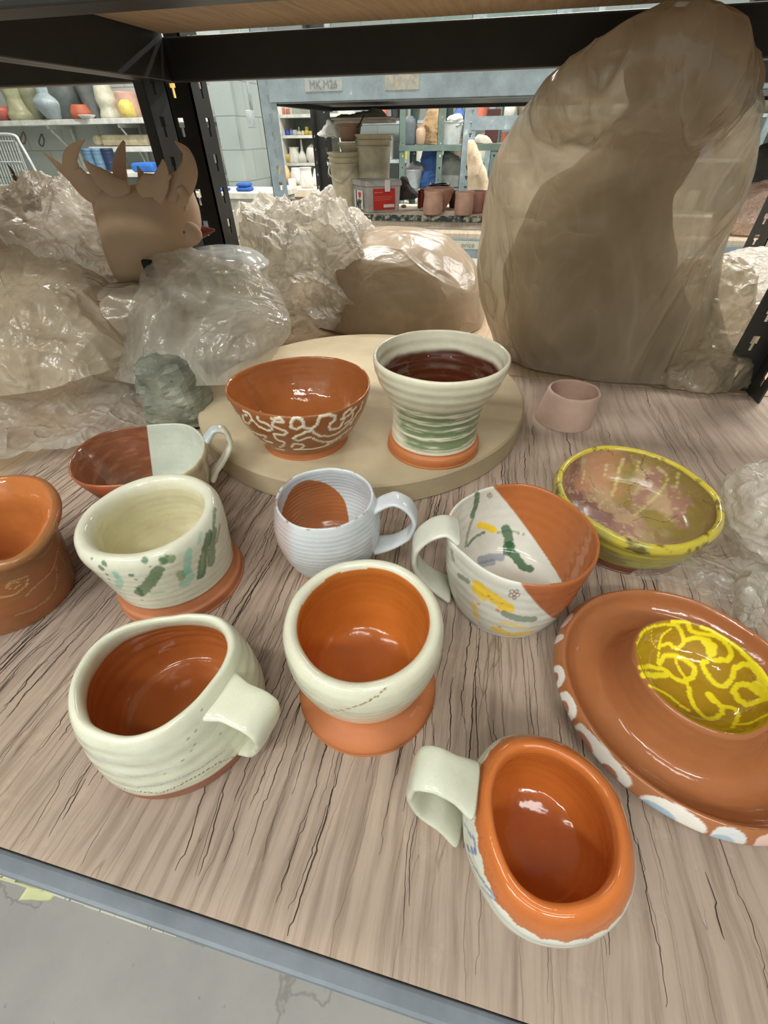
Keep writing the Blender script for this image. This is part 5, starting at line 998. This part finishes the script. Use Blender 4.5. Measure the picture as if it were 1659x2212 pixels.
# pots at the right of the ware board
PK = (220, 176, 156)
for (nm, lb, ct, u, v, y, pr_, c_, ro) in [
    ('cup', 'pink clay cup nearest the lidded box at the board edge', 'cup', 934, 464, 2.33, [(18, 0), (20, 3), (20.5, 20), (19, 38), (20, 49)], PK, .85),
    ('bowl', 'pink clay bowl behind the left pink cup', 'bowl', 947, 452, 2.44, [(13, 0), (17, 8), (26, 32), (31, 48)], (196, 146, 128), .85),
    ('cup', 'pink clay cup second from the left at the board edge', 'cup', 1000, 465, 2.33, [(17, 0), (19, 3), (20, 20), (19.5, 38), (20.5, 48)], PK, .85),
    ('cup', 'pinkish clay cup behind and right of the second pink cup', 'cup', 1028, 457, 2.42, [(15, 0), (18, 5), (20, 25), (20, 44)], (190, 142, 128), .85),
    ('cup', 'pink clay cup half hidden by the tall plastic bag', 'cup', 1062, 462, 2.35, [(15, 0), (19, 5), (20, 25), (19, 50)], PK, .85),
    ('jar', 'dark red glazed jar behind the pink bowl', 'jar', 912, 432, 2.55, [(9, 0), (10, 4), (10, 32), (11, 37), (8, 40)], (126, 44, 30), .2),
    ('bowl', 'black glazed bowl behind the pink cups', 'bowl', 946, 438, 2.60, [(14, 0), (20, 15), (23, 44), (24, 48)], (28, 26, 26), .25),
    ('bowl', 'dark brown bowl right of the black bowl', 'bowl', 980, 436, 2.58, [(8, 0), (12, 20), (17, 34)], (84, 54, 44), .3),
    ('jar', 'grey-brown jar with orange patch behind the pink cups', 'jar', 1022, 432, 2.60, [(16, 0), (17, 10), (18, 34)], (140, 120, 108), .6)]:
    jar(nm, lb, ct, u, v, y, pr_, c_, ro, z=NYZ + .0008)
for k, (u, v) in enumerate([(872, 448), (878, 440), (912, 455)]):
    o = lathe('clay_scrap', [(0, 0), (.012, .001), (.014, .006), (.006, .011), (0, .012)], cmat((196, 184, 160), .9), None, 12); b0 = at_z(u, v, NYZ); o.location = (b0[0], b0[1], NYZ + .0005); tag(o, 'small pale clay scrap on the ware board near the lidded box', 'clay scrap', 'clay scraps on the ware board')
# bundle on the blue-grey rack at the right edge
o = bag('plastic_bag', [(1560, 500, 1760, 500, 2.18, .10), (1555, 470, 1780, 470, 2.2, .12), (1575, 440, 1780, 440, 2.22, .12), (1600, 415, 1760, 410, 2.24, .10)], mat_plastic('pinkish_polythene', (226, 196, 176), .15, .3, 16), .010, .06, 139, 150, 100); tag(o, 'pinkish plastic-wrapped bundle at the right end above the handwritten name label', 'plastic bag')
o = bag('wrapped_form', [(1600, 420, 1760, 420, 2.45, .10), (1620, 380, 1770, 380, 2.45, .10), (1632, 345, 1770, 345, 2.45, .09), (1645, 318, 1750, 318, 2.45, .06)], cmat((62, 64, 60), .6), .008, .06, 141, 90, 70); tag(o, 'dark grey wrapped form standing behind the pinkish bundle', 'clay form')
# ---------------------------------------------------------------- left wall: shelf of pots
YS = 4.20; WH = cmat((232, 232, 224), .6)
zs = at_y(200, 256, YS)[2]
a_ = at_y(-120, 260, YS)[0]; b_ = at_y(452, 256, YS)[0]
e = empty('wall_shelf', (a_, YS, zs)); tag(e, 'long white wall shelf crowded with glazed vases', 'shelf')
q = box('shelf_top', (0, 0, -.035), (b_ - a_, .30, 0), WH, e)
for u in (95, 250, 428):
    x = at_y(u, 270, YS)[0] - a_
    boxes('bracket', [((x, .02, -.06), (x + .02, .29, -.036)), ((x, .27, -.42), (x + .02, .29, -.06))], WH, e)
    br_ = tube('brace', [(x + .01, .04, -.06), (x + .01, .18, -.20), (x + .01, .27, -.38)], .008, WH, e, 8)
GYG = (148, 152, 132)
for (lb, ct, u, y, pr_, c_, ro) in [
    ('red and white swirled bowl at the far left of the white wall shelf', 'bowl', 8, YS + .08, [(10, 0), (18, 10), (20, 24), (16, 30)], (206, 110, 98), .4),
    ('pale green vase with banded foot, second on the white wall shelf', 'vase', 52, YS + .12, [(20, 0), (22, 14), (18, 24), (16, 50), (20, 84)], (184, 182, 146), .4),
    ('tall leaf-shaped grey-green vase left of the scaly blue-white vase', 'vase', 84, YS + .18, [(10, 0), (15, 30), (17, 60), (12, 90)], (146, 148, 118), .5),
    ('blue-white scaly bulbous vase on the wall shelf', 'vase', 120, YS + .06, [(11, 0), (16, 8), (25, 30), (24, 42), (12, 58), (12, 70), (17, 84)], (176, 190, 194), .4),
    ('big dark grey-green pot in the middle of the wall shelf', 'pot', 160, YS + .18, [(22, 0), (28, 16), (33, 46), (30, 84)], (96, 104, 100), .5),
    ('low orange terracotta pot before the big dark pot', 'pot', 182, YS + .07, [(17, 0), (20, 12), (16, 24), (14, 30)], (192, 104, 72), .6),
    ('grey cylinder vase leaning near the post on the wall shelf', 'vase', 210, YS + .14, [(14, 0), (16, 30), (20, 84)], (112, 116, 112), .6),
    ('off-white faceted vase between grey cylinder and yellow vase', 'vase', 242, YS + .10, [(18, 0), (15, 20), (18, 40), (12, 84)], (208, 206, 184), .5),
    ('small egg-shaped yellow vase left of the rack post', 'vase', 281, YS + .06, [(10, 0), (14, 10), (13, 28), (7, 38)], (226, 208, 110), .4),
    ('pink block-like pot right behind the yellow vase', 'pot', 284, YS + .20, [(20, 0), (20, 50), (17, 56)], (206, 166, 148), .7),
    ('amber triangular vase just right of the rack post', 'vase', 396, YS + .10, [(18, 0), (20, 24), (13, 60), (9, 92)], (206, 168, 84), .4),
    ('tall pinkish terracotta bottle at the right end of the wall shelf', 'bottle', 432, YS + .10, [(9, 0), (12, 26), (15, 40), (14, 42), (11, 90)], (204, 150, 122), .7)]:
    jar('vase' if ct == 'vase' else ct, lb, ct, u, 257, y, pr_, c_, ro, z=zs + .0008)
jar('dish', 'small white dish at the front edge of the wall shelf', 'dish', 190, 257, YS + .03, [(9, 0), (14, 5), (15, 8)], (232, 230, 222), .4, z=zs + .0008)
# wire rack, rolling pin, cloths on the left
WIRE = cmat((214, 220, 216), .35)
e = empty('wire_rack', tuple(at_y(50, 440, 3.6))); o0 = np.array(e.location); tag(e, 'white wire rack panel leaning at upper left under the wall shelf', 'wire rack')
def wl_(u, v): return tuple(at_y(u, v, 3.6) - o0)
tube('frame', [wl_(-60, 292), wl_(25, 291), wl_(45, 312), wl_(85, 385), wl_(104, 432), wl_(98, 444), wl_(60, 446), wl_(-60, 446)], .010, WIRE, e, 8, samples=60)
for k in range(16):
    u0 = -58 + k * 6.2; u1 = u0 + 54
    v0 = 294 if u0 < 28 else 294 + (u0 - 28) * 1.7
    tube('wire', [wl_(u0, v0), wl_((u0 + u1) / 2, (v0 + 444) / 2), wl_(min(u1, 96), 444)], .0035, WIRE, e, 6)
for v in (305, 350, 400): tube('cross_wire', [wl_(-60, v), wl_(-10, v), wl_(30 + (v - 305) * .42, v)], .005, WIRE, e, 6)
e = empty('rolling_pin', tuple(at_y(262, 303, 4.3))); o0 = np.array(e.location); tag(e, 'long pale wooden rolling pin held against the left wall', 'rolling pin')
RPM = cmat((232, 218, 180), .6)
q = tube('roller', [at_y(224, 303, 4.3) - o0, at_y(272, 303, 4.3) - o0, at_y(322, 303, 4.3) - o0], abs(at_y(262, 303, 4.3)[2] - at_y(262, 315, 4.3)[2]), RPM, e, 20)
tube('handle', [at_y(206, 303, 4.3) - o0, at_y(214, 303, 4.3) - o0, at_y(224, 303, 4.3) - o0], [.03, .034, .02], RPM, e, 14); tube('handle', [at_y(322, 303, 4.3) - o0, at_y(332, 303, 4.3) - o0, at_y(340, 303, 4.3) - o0], [.02, .034, .03], RPM, e, 14)
bb = at_y(262, 315, 4.3); tag(box('rolling_pin_ledge', (at_y(200, 317, 4.3)[0], 4.25, bb[2] - .04), (at_y(345, 317, 4.3)[0], YW - .002, bb[2] - .004), WH, None), 'narrow white ledge under the rolling pin', 'shelf')
for k, (u0, u1, c_, lb) in enumerate([(184, 206, (96, 130, 160), 'light blue ridged drum hanging under the rolling pin, leftmost'), (206, 224, (108, 144, 172), 'blue ridged drum between the light and the navy ones'), (224, 246, (34, 52, 84), 'navy blue drum, rightmost under the rolling pin')]):
    a_ = at_y(u0, 318, 4.2); b_ = at_y(u1 + 10, 368, 4.2)
    jar('drum', lb, 'drum', (u0 + u1) / 2 + 10, 368, 4.05, [(10, 0), (10, 14), (10.6, 16), (10, 18), (10, 34), (10.6, 36), (10, 38), (10, 46)], c_, .5, inner=False)
for k, (u, v) in enumerate([(50, 285), (90, 290)]):
    P = [at_y(u, v, 4.42), at_y(u + 5, v + 14, 4.42), at_y(u + 2, v + 26, 4.42), at_y(u - 6, v + 18, 4.42)]
    tag(tube('hanging_loop', P, .006, cmat((140, 112, 90) if k == 0 else (96, 98, 94)), None, 8, closed=True), ['brown leather loop hanging beneath the wall shelf', 'dark cord loop hanging on a hook beneath the wall shelf'][k], 'cord')
# white counter on the left with a jar, the sink bench at right with blue sponges
zc_ = at_y(120, 446, 3.7)[2]
tag(box('counter', (at_y(-100, 446, 3.7)[0], 3.7, zc_ - .05), (at_y(240, 446, 3.7)[0], 4.44, zc_), cmat((222, 226, 218), .5), None), 'white counter along the left wall behind the horned pot', 'counter')
jar('jar', 'small wide jar of pale stones on the white counter', 'jar', 168, 442, 3.8, [(14, 0), (17, 6), (17, 34), (15, 38)], (206, 186, 150), .4, z=zc_ + .001)
zt2 = at_y(500, 417, 3.6)[2]
x0_, x1_ = at_y(405, 417, 3.6)[0], at_y(588, 412, 3.6)[0]
e = empty('work_bench', (x0_, 3.6, 0)); tag(e, 'white bench against the block pier with blue sponges on it', 'bench')
boxes('bench_top', [((0, 0, zt2 - .035), (x1_ - x0_, .50, zt2))], cmat((224, 220, 204), .6), e)
boxes('apron', [((.02, .03, zt2 - .17), (x1_ - x0_ - .55, .06, zt2 - .036))], cmat((178, 188, 188), .5), e)
boxes('concrete_pier', [((x1_ - x0_ - .50, .02, 0), (x1_ - x0_ - .02, .46, zt2 - .036))], cmat((196, 196, 182), .85, (170, 170, 158)), e)
boxes('leg', [((.03, .05, 0), (.09, .11, zt2 - .17))], cmat((120, 130, 134)), e)
for k, (u, v, w, h, lb) in enumerate([(446, 413, 17, 12, 'blue sponge block at the bottom of the left stack on the bench'), (446, 401, 15, 12, 'blue sponge block on top of the left stack on the bench'), (483, 412, 10, 6, 'thin blue sponge lying between the two blue stacks'), (530, 413, 14, 9, 'blue sponge at the bottom of the right stack on the bench'), (530, 404, 12, 8, 'blue sponge on top of the right stack on the bench')]):
    sx, sz = pxscale(u, v, 3.75); b0 = at_y(u, 412, 3.75); zz = zt2 + .001 + (0 if k in (0, 2, 3) else (12 if k == 1 else 9) * sz + .002)
    tag(box('sponge', (b0[0] - w * sx, 3.70, zz), (b0[0] + w * sx, 3.80, zz + h * sz), cmat((38, 92, 178), .8), None, .012), lb, 'sponge')
zl_ = at_y(225, 370, 4.05)[2]; tag(box('ledge', (at_y(170, 370, 3.9)[0], 3.9, zl_ - .03), (at_y(345, 370, 3.9)[0], YW - .002, zl_ - .002), WH, None), 'white ledge under the blue drums', 'shelf')
tag(box('blue_tub', (at_y(282, 362, 3.95)[0], 3.95, zl_ - .001), (at_y(330, 362, 3.95)[0], 4.15, at_y(300, 352, 3.95)[2]), cmat((52, 116, 204), .5), None, .02), 'bright blue tub seen behind the horns of the clay pot', 'tub')
tag(tube('pipe', down([at_y(446, 342, 3.4), at_y(468, 425, 3.4)]), .012, cmat((176, 190, 196), .3), None, 10), 'grey metal pole leaning before the bench', 'pole')
tag(tube('broom_handle', down([at_y(430, 405, 3.3), at_y(484, 520, 3.3)]), .013, cmat((206, 160, 100), .6), None, 10), 'orange-brown wooden handle leaning left of the bench pier', 'broom handle')
a_ = at_y(537, 200, 4.12)
tag(tube('conduit', [(a_[0], 4.13, CEIL - .02), (a_[0], 4.13, 2.2), (a_[0], 4.13, at_y(540, 238, 4.12)[2])], .012, cmat((160, 170, 170), .4), None, 10), 'thin grey conduit running down the block pier', 'conduit')
a_ = at_y(532, 238, 4.10); b_ = at_y(549, 276, 4.10)
tag(box('outlet_box', (a_[0], 4.08, b_[2]), (b_[0], 4.145, a_[2]), cmat((168, 180, 178), .4), None, .004), 'grey metal electrical box on the block pier', 'electrical box')
# ---------------------------------------------------------------- white bookcase and table beyond the rack, y ~ 5
YK = 5.0; xk0, xk1 = at_y(590, 250, YK)[0], at_y(730, 250, YK)[0]
e = empty('bookcase', (xk0, YK, 0)); tag(e, 'white open bookcase holding small coloured bottles, beyond the rack', 'bookcase')
boxes('side_panel', [((0, 0, 0), (.06, .34, 1.75))], WH, e); boxes('side_panel', [((xk1 - xk0, 0, 0), (xk1 - xk0 + .06, .34, 1.75))], WH, e)
boxes('back_panel', [((.06, .33, .02), (xk1 - xk0, .345, 1.74))], cmat((170, 176, 166), .7), e)
zsh = [at_y(640, v, YK)[2] for v in (247, 292, 352)]
for z in zsh: boxes('shelf', [((.06, 0, z - .022), (xk1 - xk0, .33, z))], WH, e)
for (u, v_, y, k, pr_, c_, nm, lb) in [
    (614, 290, 5.1, 1, [(4, 0), (4, 9)], (60, 90, 190), 'jar', 'first small blue jar on the bookcase shelf'), (622, 290, 5.1, 1, [(4, 0), (4, 10)], (64, 100, 200), 'jar', 'second small blue jar on the bookcase shelf'), (630, 290, 5.1, 1, [(3, 0), (3, 9), (1, 14)], (150, 150, 190), 'bottle', 'small lilac bottle right of the blue jars'),
    (638, 290, 5.1, 1, [(5, 0), (5, 11)], (196, 204, 206), 'jar', 'pale grey jar on the middle bookcase shelf'), (647, 290, 5.1, 1, [(5, 0), (5, 6), (1.5, 10), (1.5, 17)], (222, 214, 176), 'bottle', 'cream long-necked bottle on the bookcase'), (655, 290, 5.1, 1, [(3, 0), (3, 9)], (230, 224, 206), 'jar', 'small white jar beside the cream bottle'),
    (664, 290, 5.1, 1, [(5, 0), (6, 6), (3, 12), (4, 17)], (214, 190, 76), 'figurine', 'yellow lumpy figurine on the bookcase'), (672, 290, 5.08, 1, [(5, 0), (5, 8)], (204, 178, 90), 'jar', 'golden jar right of the yellow figurine'),
    (602, 245, 5.1, 0, [(4, 0), (4, 12)], (226, 206, 190), 'jar', 'pale pink jar on the top bookcase shelf'), (612, 245, 5.1, 0, [(4, 0), (4, 15)], (196, 130, 100), 'jar', 'terracotta jar on the top bookcase shelf'), (622, 245, 5.1, 0, [(4, 0), (4, 13)], (180, 110, 90), 'jar', 'brown-red jar on the top bookcase shelf'),
    (622, 350, 5.08, 2, [(8, 0), (10, 8), (8, 18)], (206, 176, 84), 'vase', 'golden round vase on the bookcase at left'), (638, 350, 5.1, 2, [(12, 0), (11, 14), (9, 28), (11, 32)], (230, 230, 220), 'pitcher', 'white pitcher beside the golden vase'), (655, 350, 5.1, 2, [(8, 0), (10, 10), (3, 26), (2, 48)], (226, 226, 214), 'vase', 'long-necked white vase on the bookcase'), (676, 350, 5.1, 2, [(8, 0), (12, 14), (10, 30), (2, 38)], (234, 230, 222), 'vase', 'round white moon vase on the bookcase')]:
    jar(nm, lb, nm, u, v_, y, pr_, c_, .4, z=zsh[k] + .0008, n=20)
zt3 = at_y(650, 410, 4.3)[2]
e = empty('work_table', (at_y(608, 410, 4.3)[0], 4.3, 0)); xw = at_y(735, 410, 4.3)[0] - at_y(608, 410, 4.3)[0]; tag(e, 'pale wooden work table with white pottery on it, beyond the rack', 'table')
boxes('table_top', [((0, 0, zt3 - .05), (xw, .62, zt3))], PALEWOOD, e); boxes('apron', [((.04, .04, zt3 - .18), (xw - .04, .08, zt3 - .05))], cmat((206, 176, 130), .6), e)
for (x, y) in ((.04, .05), (xw - .10, .05), (.04, .52), (xw - .10, .52)): boxes('leg', [((x, y, 0), (x + .07, y + .07, zt3 - .05))], cmat((206, 176, 130), .6), e)
for (u, y, pr_, c_, nm, lb) in [(620, 4.42, [(14, 0), (15, 5)], (214, 216, 210), 'dish', 'grey-white dish at the left of the work table'), (633, 4.50, [(7, 0), (8, 14), (7, 18)], (240, 240, 234), 'cup', 'white cup on the work table'), (664, 4.48, [(12, 0), (13, 16), (11, 38), (13, 42)], (222, 222, 216), 'pitcher', 'large white ribbed pitcher on the work table'), (645, 4.74, [(8, 0), (14, 10), (10, 34)], (226, 224, 220), 'vase', 'white vase behind the pitcher on the work table'), (618, 4.7, [(10, 0), (15, 16), (8, 40)], (192, 166, 110), 'vase', 'golden-brown vase at the rear of the work table'), (686, 4.7, [(7, 0), (9, 10), (4, 34)], (236, 232, 224), 'vase', 'slim white vase at the right rear of the work table')]:
    jar(nm, lb, nm, u, 408, y, pr_, c_, .4, z=zt3 + .0008, n=24)
o = bag('shoe_pile', [(618, 470, 655, 470, 3.9, .08), (616, 452, 656, 455, 3.9, .09), (620, 436, 650, 444, 3.9, .07)], cmat((70, 40, 34), .5), .016, .05, 151, 80, 60, zmin=None); tag(o, 'dark reddish-brown bundle under the pale work table', 'bundle')
# ---------------------------------------------------------------- green rack further back
Y3 = 4.1
r3 = empty('storage_rack', (0, 0, 0)); tag(r3, 'grey-green angle-iron rack far back, holding buckets and a kraft bag', 'rack')
zg = at_y(960, 326, Y3)[2]
for u in (862, 943, 1060, 1180):
    x = at_y(u, 326, Y3)[0]; slot_post('post', x, Y3, 0, 2.1, 1, 1, GREENM, r3, w=.046, pitch=.07, hole=.012, hh=.014); slot_post('post', x, Y3 + .5, 0, 2.1, 1, -1, GREENM, r3, w=.05, pitch=.07, hole=.012, hh=.014)
xa3, xb3 = at_y(862, 326, Y3)[0], at_y(1190, 326, Y3)[0]
zlow = at_y(960, 420, Y3)[2]
for z, w in ((zg, .032), (zlow, .032), (zg + .62, .05)):
    box('shelf_beam', (xa3, Y3 - .003, z), (xb3, Y3 - .0005, z + w), GREENM, r3, 0); tag(box('shelf_board', (xa3 + .01, Y3 + .006, z + w - .016), (xb3 - .01, Y3 + .49, z + w), GREENM, None, 0), {zg: 'green-grey middle board of the far rack', zlow: 'green-grey low board of the far rack', zg + .62: 'green-grey top board of the far rack'}[z], 'shelf board')
zz1 = zg + .033
jar('urn', 'dark grey cylindrical urn on the far green rack', 'urn', 884, 318, Y3 + .15, [(12, 0), (13, 40), (11, 52), (6, 60)], (104, 112, 118), .6, z=zz1)
jar('vase', 'pale peach vase between the grey urn and the kraft bag', 'vase', 908, 318, Y3 + .15, [(8, 0), (11, 20), (10, 32), (7, 36), (9, 42)], (220, 186, 156), .6, z=zz1)
o = bag('paper_bag', [(916, 318, 942, 318, Y3 + .2, .05), (918, 290, 944, 290, Y3 + .2, .05), (920, 262, 946, 262, Y3 + .2, .04), (924, 240, 942, 242, Y3 + .2, .03)], cmat((186, 154, 112), .8), .012, .06, 161, 80, 60, zmin=zz1 + .001); tag(o, 'crumpled kraft paper bag on the far green rack', 'paper bag')
jar('bucket', 'white bucket with grey print on the far green rack', 'bucket', 975, 318, Y3 + .16, [(16, 0), (20, 46), (21, 46), (21, 49)], (214, 218, 216), .5, z=zz1, sharp=True)
o = bag('plastic_bag', [(966, 272, 996, 272, Y3 + .16, .04), (970, 260, 992, 258, Y3 + .16, .04)], WH, .02, .05, 163, 60, 40, zmin=None); tag(o, 'white plastic sticking out of the far white bucket', 'plastic bag')
zz0 = zlow + .033
jar('bucket', 'white plastic tub of rags on the low board of the far rack', 'bucket', 888, 418, Y3 + .12, [(18, 0), (22, 34), (23, 36), (23, 38)], (210, 214, 216), .5, z=zz0, sharp=True)
o = bag('cloth', [(905, 415, 940, 415, Y3 + .2, .05), (905, 380, 944, 380, Y3 + .2, .05), (912, 340, 944, 340, Y3 + .2, .04), (916, 328, 940, 328, Y3 + .2, .03)], cmat((84, 124, 196), .8), .014, .06, 165, 80, 60, zmin=zz0 + .001); tag(o, 'bright blue cloth bundle on the far green rack', 'cloth')
o = bag('cloth', [(948, 412, 1000, 412, Y3 + .25, .08), (946, 380, 1002, 380, Y3 + .25, .08), (952, 350, 992, 350, Y3 + .25, .07), (962, 335, 980, 335, Y3 + .25, .04)], cmat((206, 206, 198), .8), .012, .08, 167, 80, 60, zmin=zz0 + .001); tag(o, 'white dome-shaped draped cloth on the far green rack', 'cloth')
o = bag('cloth', [(882, 376, 906, 376, Y3 + .14, .03), (880, 362, 912, 362, Y3 + .14, .04), (890, 352, 905, 354, Y3 + .14, .03)], cmat((150, 146, 144), .8), .014, .04, 169, 60, 40, zmin=None); tag(o, 'grey rags spilling from the far white tub', 'rag')
# nearer grey post with a coat hanging, beside the tall bag
ex = empty('coat_rack', (0, 0, 0)); tag(ex, 'light grey steel upright standing beyond the pink cups', 'rack')
slot_post('post', at_y(996, 330, 3.4)[0], 3.4, 0, 2.2, 1, 1, GREYM, ex, w=.075, pitch=.05, hole=.018)
slot_post('post', at_y(1150, 330, 3.4)[0], 3.4, 0, 2.2, 1, 1, GREYM, ex, w=.075, pitch=.05, hole=.018)
za, zb2 = at_y(1040, 281, 3.4)[2], at_y(1040, 251, 3.4)[2]; box('beam', (at_y(1018, 281, 3.4)[0], 3.396, za), (at_y(1160, 281, 3.4)[0], 3.40, zb2), GREYM, ex, 0)
zc2 = at_y(1040, 325, 3.4)[2]; box('beam', (at_y(1018, 281, 3.4)[0], 3.396, zc2), (at_y(1160, 281, 3.4)[0], 3.40, zc2 + .03), GREENM, ex, 0)
tag(box('shelf_board', (at_y(1018, 281, 3.4)[0], 3.402, zc2 + .012), (at_y(1160, 281, 3.4)[0], 3.85, zc2 + .03), GREENM, None, 0), 'grey-green board carrying the pale cushion', 'shelf board')
o = bag('coat', [(1014, 412, 1052, 412, 3.34, .03), (1012, 370, 1046, 370, 3.34, .035), (1012, 335, 1034, 338, 3.34, .03), (1014, 308, 1022, 310, 3.34, .015)], cmat((222, 200, 168), .85), .010, .05, 171, 90, 80, (1, 1, .3), zmin=None); tag(o, 'pale beige cloth hanging from the light grey upright', 'cloth')
o = bag('cushion', [(1024, 322, 1064, 322, 3.55, .07), (1024, 308, 1062, 308, 3.55, .08), (1032, 298, 1052, 298, 3.55, .05)], cmat((216, 204, 184), .85), .006, .06, 173, 80, 60, zmin=zc2 + .031); tag(o, 'pale beige cushion on the grey-green board by the tall bag', 'cushion')
tag(box('crate', (at_y(1046, 300, 3.7)[0], 3.7, zc2 + .031), (at_y(1074, 300, 3.7)[0], 3.84, zc2 + .19), cmat((84, 44, 40), .7), None), 'dark red-brown crate behind the beige cushion', 'crate')
# ---------------------------------------------------------------- far clutter near the back wall
rng = random.Random(8)
far = empty('storage_rack', (0, 0, 0)); tag(far, 'long grey metal shelving along the far wall', 'rack')
YF_ = 6.9; xf0, xf1 = -2.2, 3.6
FZ = (.35, .85, 1.22, 1.60)
for z in FZ: box('shelf', (xf0, YF_, z - .03), (xf1, YF_ + .5, z), cmat((160, 172, 174), .5), far, 0)
for k in range(7):
    x = xf0 + k * (xf1 - xf0) / 6 ; box('upright', (x - .03, YF_ - .02, 0), (x + .03, YF_ + .02, 2.1), cmat((130, 144, 146), .5), far, 0)
pal = [(232, 232, 226), (220, 214, 196), (176, 186, 190), (214, 120, 96), (84, 116, 176), (120, 108, 92), (226, 206, 70), (60, 60, 62), (190, 160, 120), (206, 210, 208)]
proto = {}
for z in FZ[:]:
    x = xf0 + .12
    while x < xf1 - .1:
        w = rng.uniform(.05, .12); h = rng.uniform(.10, .26); c_ = pal[rng.randrange(len(pal))]; kind = rng.randrange(3)
        key = (kind, c_)
        if key not in proto:
            pr_ = [[(0, 0), (1, 0), (1.05, .5), (1, 1), (0, 1)], [(0, 0), (.7, 0), (1, .4), (.5, .8), (.6, 1), (0, .98)], [(0, 0), (.8, 0), (1, .95), (1.05, .97), (1.05, 1), (0, 1)]][kind]
            o = lathe(['canister', 'bottle', 'tub'][kind], pr_, cmat(c_), None, 18, sharp=(kind == 2)); proto[key] = o
        else:
            o = proto[key].copy(); COL.objects.link(o)
        o.scale = (w, w, h); o.location = (x + w, YF_ + .2 + rng.uniform(-.06, .08), z + .001)
        cn = {(232, 232, 226): 'white', (220, 214, 196): 'cream', (176, 186, 190): 'pale grey', (214, 120, 96): 'salmon red', (84, 116, 176): 'blue', (120, 108, 92): 'brown', (226, 206, 70): 'yellow', (60, 60, 62): 'black', (190, 160, 120): 'tan', (206, 210, 208): 'light grey'}[c_]
        nm = ['canister', 'bottle', 'tub'][kind]; lv = {FZ[0]: 'lowest', FZ[1]: 'second', FZ[2]: 'third', FZ[3]: 'top'}[z]
        tag(o, '%s %s on the %s level of the far wall shelving' % (cn, nm, lv), nm, '%s %ss on the %s level of the far shelving' % (cn, nm, lv))
        x += 2 * w + rng.uniform(.01, .12)
